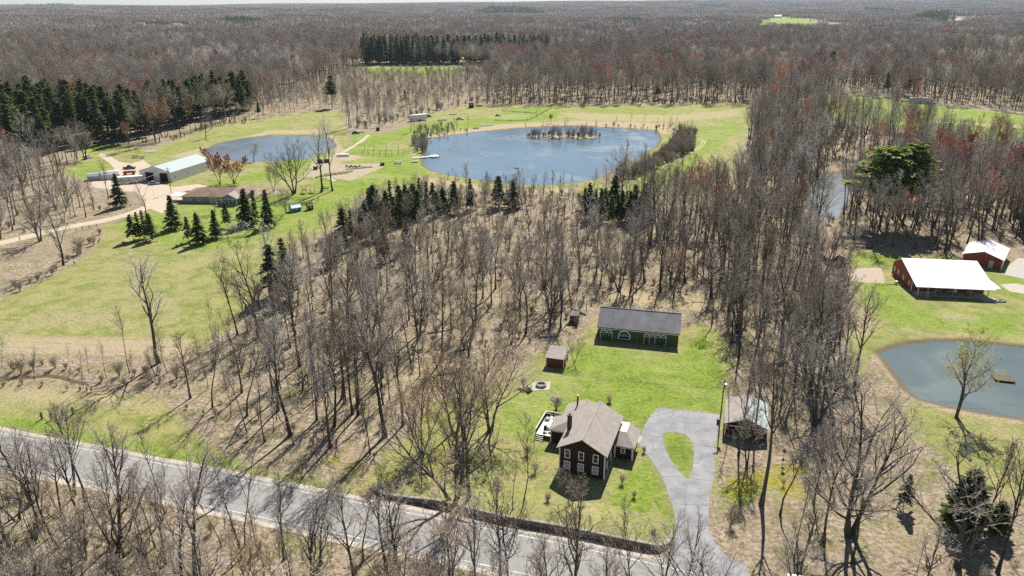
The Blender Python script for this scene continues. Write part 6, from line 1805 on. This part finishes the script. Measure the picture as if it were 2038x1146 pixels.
# play set and playhouses
x, y = P(616, 384)
ps = empty('play_set', (x, y, 0), .25, 'wooden climbing play set with slide under the pale trees', 'play set')
for i in range(4):
    for j in range(2): MB().box(-3 + i * 1.7, -1 + j * 2, -.2, -2.85 + i * 1.7, -.85 + j * 2, 3.2 + .5 * (i % 2)).build('post', M_WOOD, ps)
MB().box(-3.05, -1.0, 1.4, -1.1, 1.15, 1.52).build('platform', M_WOOD, ps); MB().box(.35, -1.0, 1.5, 2.3, 1.15, 1.62).build('platform', M_WOOD, ps)
for i in range(12): MB().box(-3.0 + i * .16, -1.06, 1.55, -2.9 + i * .16, -1.01, 2.3).build('railing_board', M_WOOD, ps)
MB().hexa([(2.3, -.4, 1.45), (5.2, -1.6, .15), (5.2, -1.0, .15), (2.3, .3, 1.45), (2.3, -.4, 1.55), (5.2, -1.6, .25), (5.2, -1.0, .25), (2.3, .3, 1.55)]).build('slide', mat('slide_pink', (.55, .12, .20), .4, .1, 1), ps)
MB().bar((-1.1, 0, 3.2), (.4, 0, 3.2), .14).build('swing_beam', M_WOOD, ps)
def little_house(name, px, py, rz, W, D, e, r, wall, roof, label):
    x, y = P(px, py); o = empty(name, (x, y, 0), rz, label, 'playhouse')
    gable_walls(W, D, e, r, 'y', -W / 2, -D / 2).build('wall', wall, o); gable_roof(o, W, D, e, r, 'y', roof, -W / 2, -D / 2, ov=.2, th=.08)
    door(o, 0, 0, .8, 1.5, 'f', -D / 2, M_TRIM); window(o, 0, .9, .7, .7, 'r', W / 2, bars=0)
M_BLUE = mat('bright_blue_paint', (.05, .20, .48), .5, .1, 1)
little_house('playhouse', 588, 420, -.9, 3.0, 3.6, 1.7, 2.6, M_BLUE, mat('roof_pale_blue', (.45, .55, .66), .5, .05, 1), 'bright blue playhouse with pale roof below the ranch house')
little_house('playhouse', 617, 417, -.9, 1.9, 2.1, 1.9, 2.6, M_SHEDRED, M_SHINGLE_B, 'small brown playhouse to the right of the blue one')

# odds and ends beyond the pond
x, y = P(938, 214)
bt = empty('hunting_blind', (x, y, 0), .1, 'tall dark hunting blind at the wood edge beyond the pond', 'hut')
MB().box(-1.8, -1.6, .3, 1.8, 1.6, 3.6).build('wall', M_BLACK, bt); slab([(-2.1, -1.9, 3.75), (2.1, -1.9, 3.75), (2.1, 1.9, 4.2), (-2.1, 1.9, 4.2)], .12).build('roof', M_SHINGLE_D, bt)
for sx in (-1.6, 1.6):
    for sy in (-1.4, 1.4): MB().box(sx - .1, sy - .1, -.2, sx + .1, sy + .1, .3).build('leg', M_WOOD_D, bt)
window(bt, 0, 2.0, 1.6, .8, 'f', -1.6, bars=0)
for i, (px, py, L, lab) in enumerate(((953,211,5,'dark scrap heap beside the hunting blind'),(968,250,9,'pale stack of lumber by the far pond shore'),(947,256,4,'flat pale boards on the far pond shore'),(880,240,7,'grey boards lying on the grass beyond the pond'),(300,303,6,'pale sheets and boards on the slope above the left pond'),(95,352,7,'pile of grey lumber among the bare trees at the left edge'))):
    x, y = P(px, py); o = empty('lumber_pile', (x, y, 0), .15 + .1 * i, lab, 'lumber')
    mm = (M_BLACK, M_DECK, M_CONC, M_CONC, M_TRIM, M_WOOD)[i]
    for k in range(6): MB().box(-L / 2 + .2 * (k % 3), -1.0 + .36 * k, 0, L / 2 - .3 * (k % 2), -.68 + .36 * k, .25 + .22 * ((k * 7) % 3)).build('board', mm, o)
x, y = P(752, 260); o = empty('storage_crate', (x, y, 0), .3, 'dark upright storage box at the wood edge above the track', 'crate')
MB().box(-1, -.9, 0, 1, .9, 2.0).build('crate', M_BLACK, o, bevel=.06); slab([(-1.1, -1.0, 2.1), (1.1, -1.0, 2.1), (1.1, 1.0, 2.35), (-1.1, 1.0, 2.35)], .06).build('lid', M_BLACK, o)

# ------------------------------------------------------------------ far houses
def far_house(px, py, rz, W, D, e, r, wall, roof, label, axis='x', s=1.0):
    x, y = P(px, py); z = float(hills(np.array([x]), np.array([y]))[0])
    o = empty('far_house', (x, y, z), rz, label, 'house'); o.scale = (s, s, s)
    gable_walls(W, D, e, r, axis, -W / 2, -D / 2).build('wall', wall, o); gable_roof(o, W, D, e, r, axis, roof, -W / 2, -D / 2, ov=.5)
    for k in range(3): window(o, -W / 2 + W * (k + .5) / 3, e * .35, 1.4, 1.3, 'f', -D / 2)
M_CREAM = mat('siding_cream', (.62, .58, .48), .7, .08, 1)
for a in ((1904,119,.1,20,11,3.6,7,M_CREAM,M_WHITEROOF,'pale house in the right-hand woods beyond the green field'),(1968,121,-.1,18,9,3.2,5.5,M_CREAM,M_SHINGLE,'long cream house right of the pale woodland house'),
          (1545,37,.05,46,20,8,14,M_TRIM,M_WHITEROOF,'large white farm building on the far green clearing'),(1524,39,.1,22,16,8,13,M_BARNRED,M_SHINGLE_D,'far dark red barn left of the large white farm building'),(1535,50,0,34,14,6,11,M_TRIM,M_SHINGLE,'grey-roofed far house below the large white farm building'),
          (1638,48,.1,36,16,7,13,M_TRIM,M_SHINGLE,'white far house right of the green clearing'),(1682,48,-.1,34,14,6,11,M_CREAM,M_SHINGLE_D,'dark-roofed far house beside the white one'),(1886,40,0,70,22,8,15,M_TRIM,M_GREYROOF,'long pale far building below the dark far pines'),
          (1366,47,0,34,14,7,12,M_TRIM,M_SHINGLE,'far white house near the middle of the skyline woods'),(280,52,0,30,14,7,12,M_CREAM,M_SHINGLE,'cream far house in the left skyline woods'),(352,54,.1,34,14,7,12,M_TRIM,M_GREYROOF,'white far house in the left skyline woods'),
          (482,44,0,40,18,8,14,M_TRIM,M_WHITEROOF,'white-roofed far farm building above the left woods'),(330,22,0,80,40,14,26,M_BLACK,M_SHINGLE_D,'dark far barn close to the left skyline')):
    far_house(*a)

# white van on the road, only its roof reaching into the picture
vx, vy = P(1606, 1150, 2.3)
van = empty('delivery_van', (vx, vy - .6, 0), -.22, 'white van on the road cut off by the bottom picture edge', 'van')
MB().profile([(-1.0, .4), (1.0, .4), (1.0, 2.2), (.85, 2.35), (-.85, 2.35), (-1.0, 2.2)], -2.7, 1.5).build('body', C_WHITE, van, bevel=.05)
MB().hexa([(1.5, -1.0, .4), (2.6, -.95, .4), (2.6, .95, .4), (1.5, 1.0, .4), (1.5, -.98, 2.2), (2.45, -.9, 1.15), (2.45, .9, 1.15), (1.5, .98, 2.2)]).build('cab', C_WHITE, van, bevel=.05)
MB().hexa([(1.62, -.85, 2.1), (2.4, -.8, 1.24), (2.4, .8, 1.24), (1.62, .85, 2.1), (1.66, -.85, 2.13), (2.44, -.8, 1.27), (2.44, .8, 1.27), (1.66, .85, 2.13)]).build('windscreen', M_GLASS, van)
for sx in (-1.8, 1.8):
    for sy in (-.95, .95): MB().tube([(sx, sy - .1, .36), (sx, sy + .1, .36)], .36, 12).build('wheel', M_TYRE, van)
# ------------------------------------------------------------------ haze
hz = MB(); hz.box(-21000, -2500, -3.0, 21000, 22500, 240)
m_h, t_h, b_h = nt('haze_air')
t_h.nodes.remove(b_h)
pv = t_h.nodes.new('ShaderNodeVolumePrincipled')
pv.inputs['Color'].default_value = (0.70, 0.84, 1.0, 1)
pv.inputs['Density'].default_value = 0.000032
pv.inputs['Anisotropy'].default_value = 0.2
t_h.links.new(pv.outputs[0], t_h.nodes['Material Output'].inputs['Volume'])
haze = hz.build('haze', m_h); tag(haze, kind='stuff')
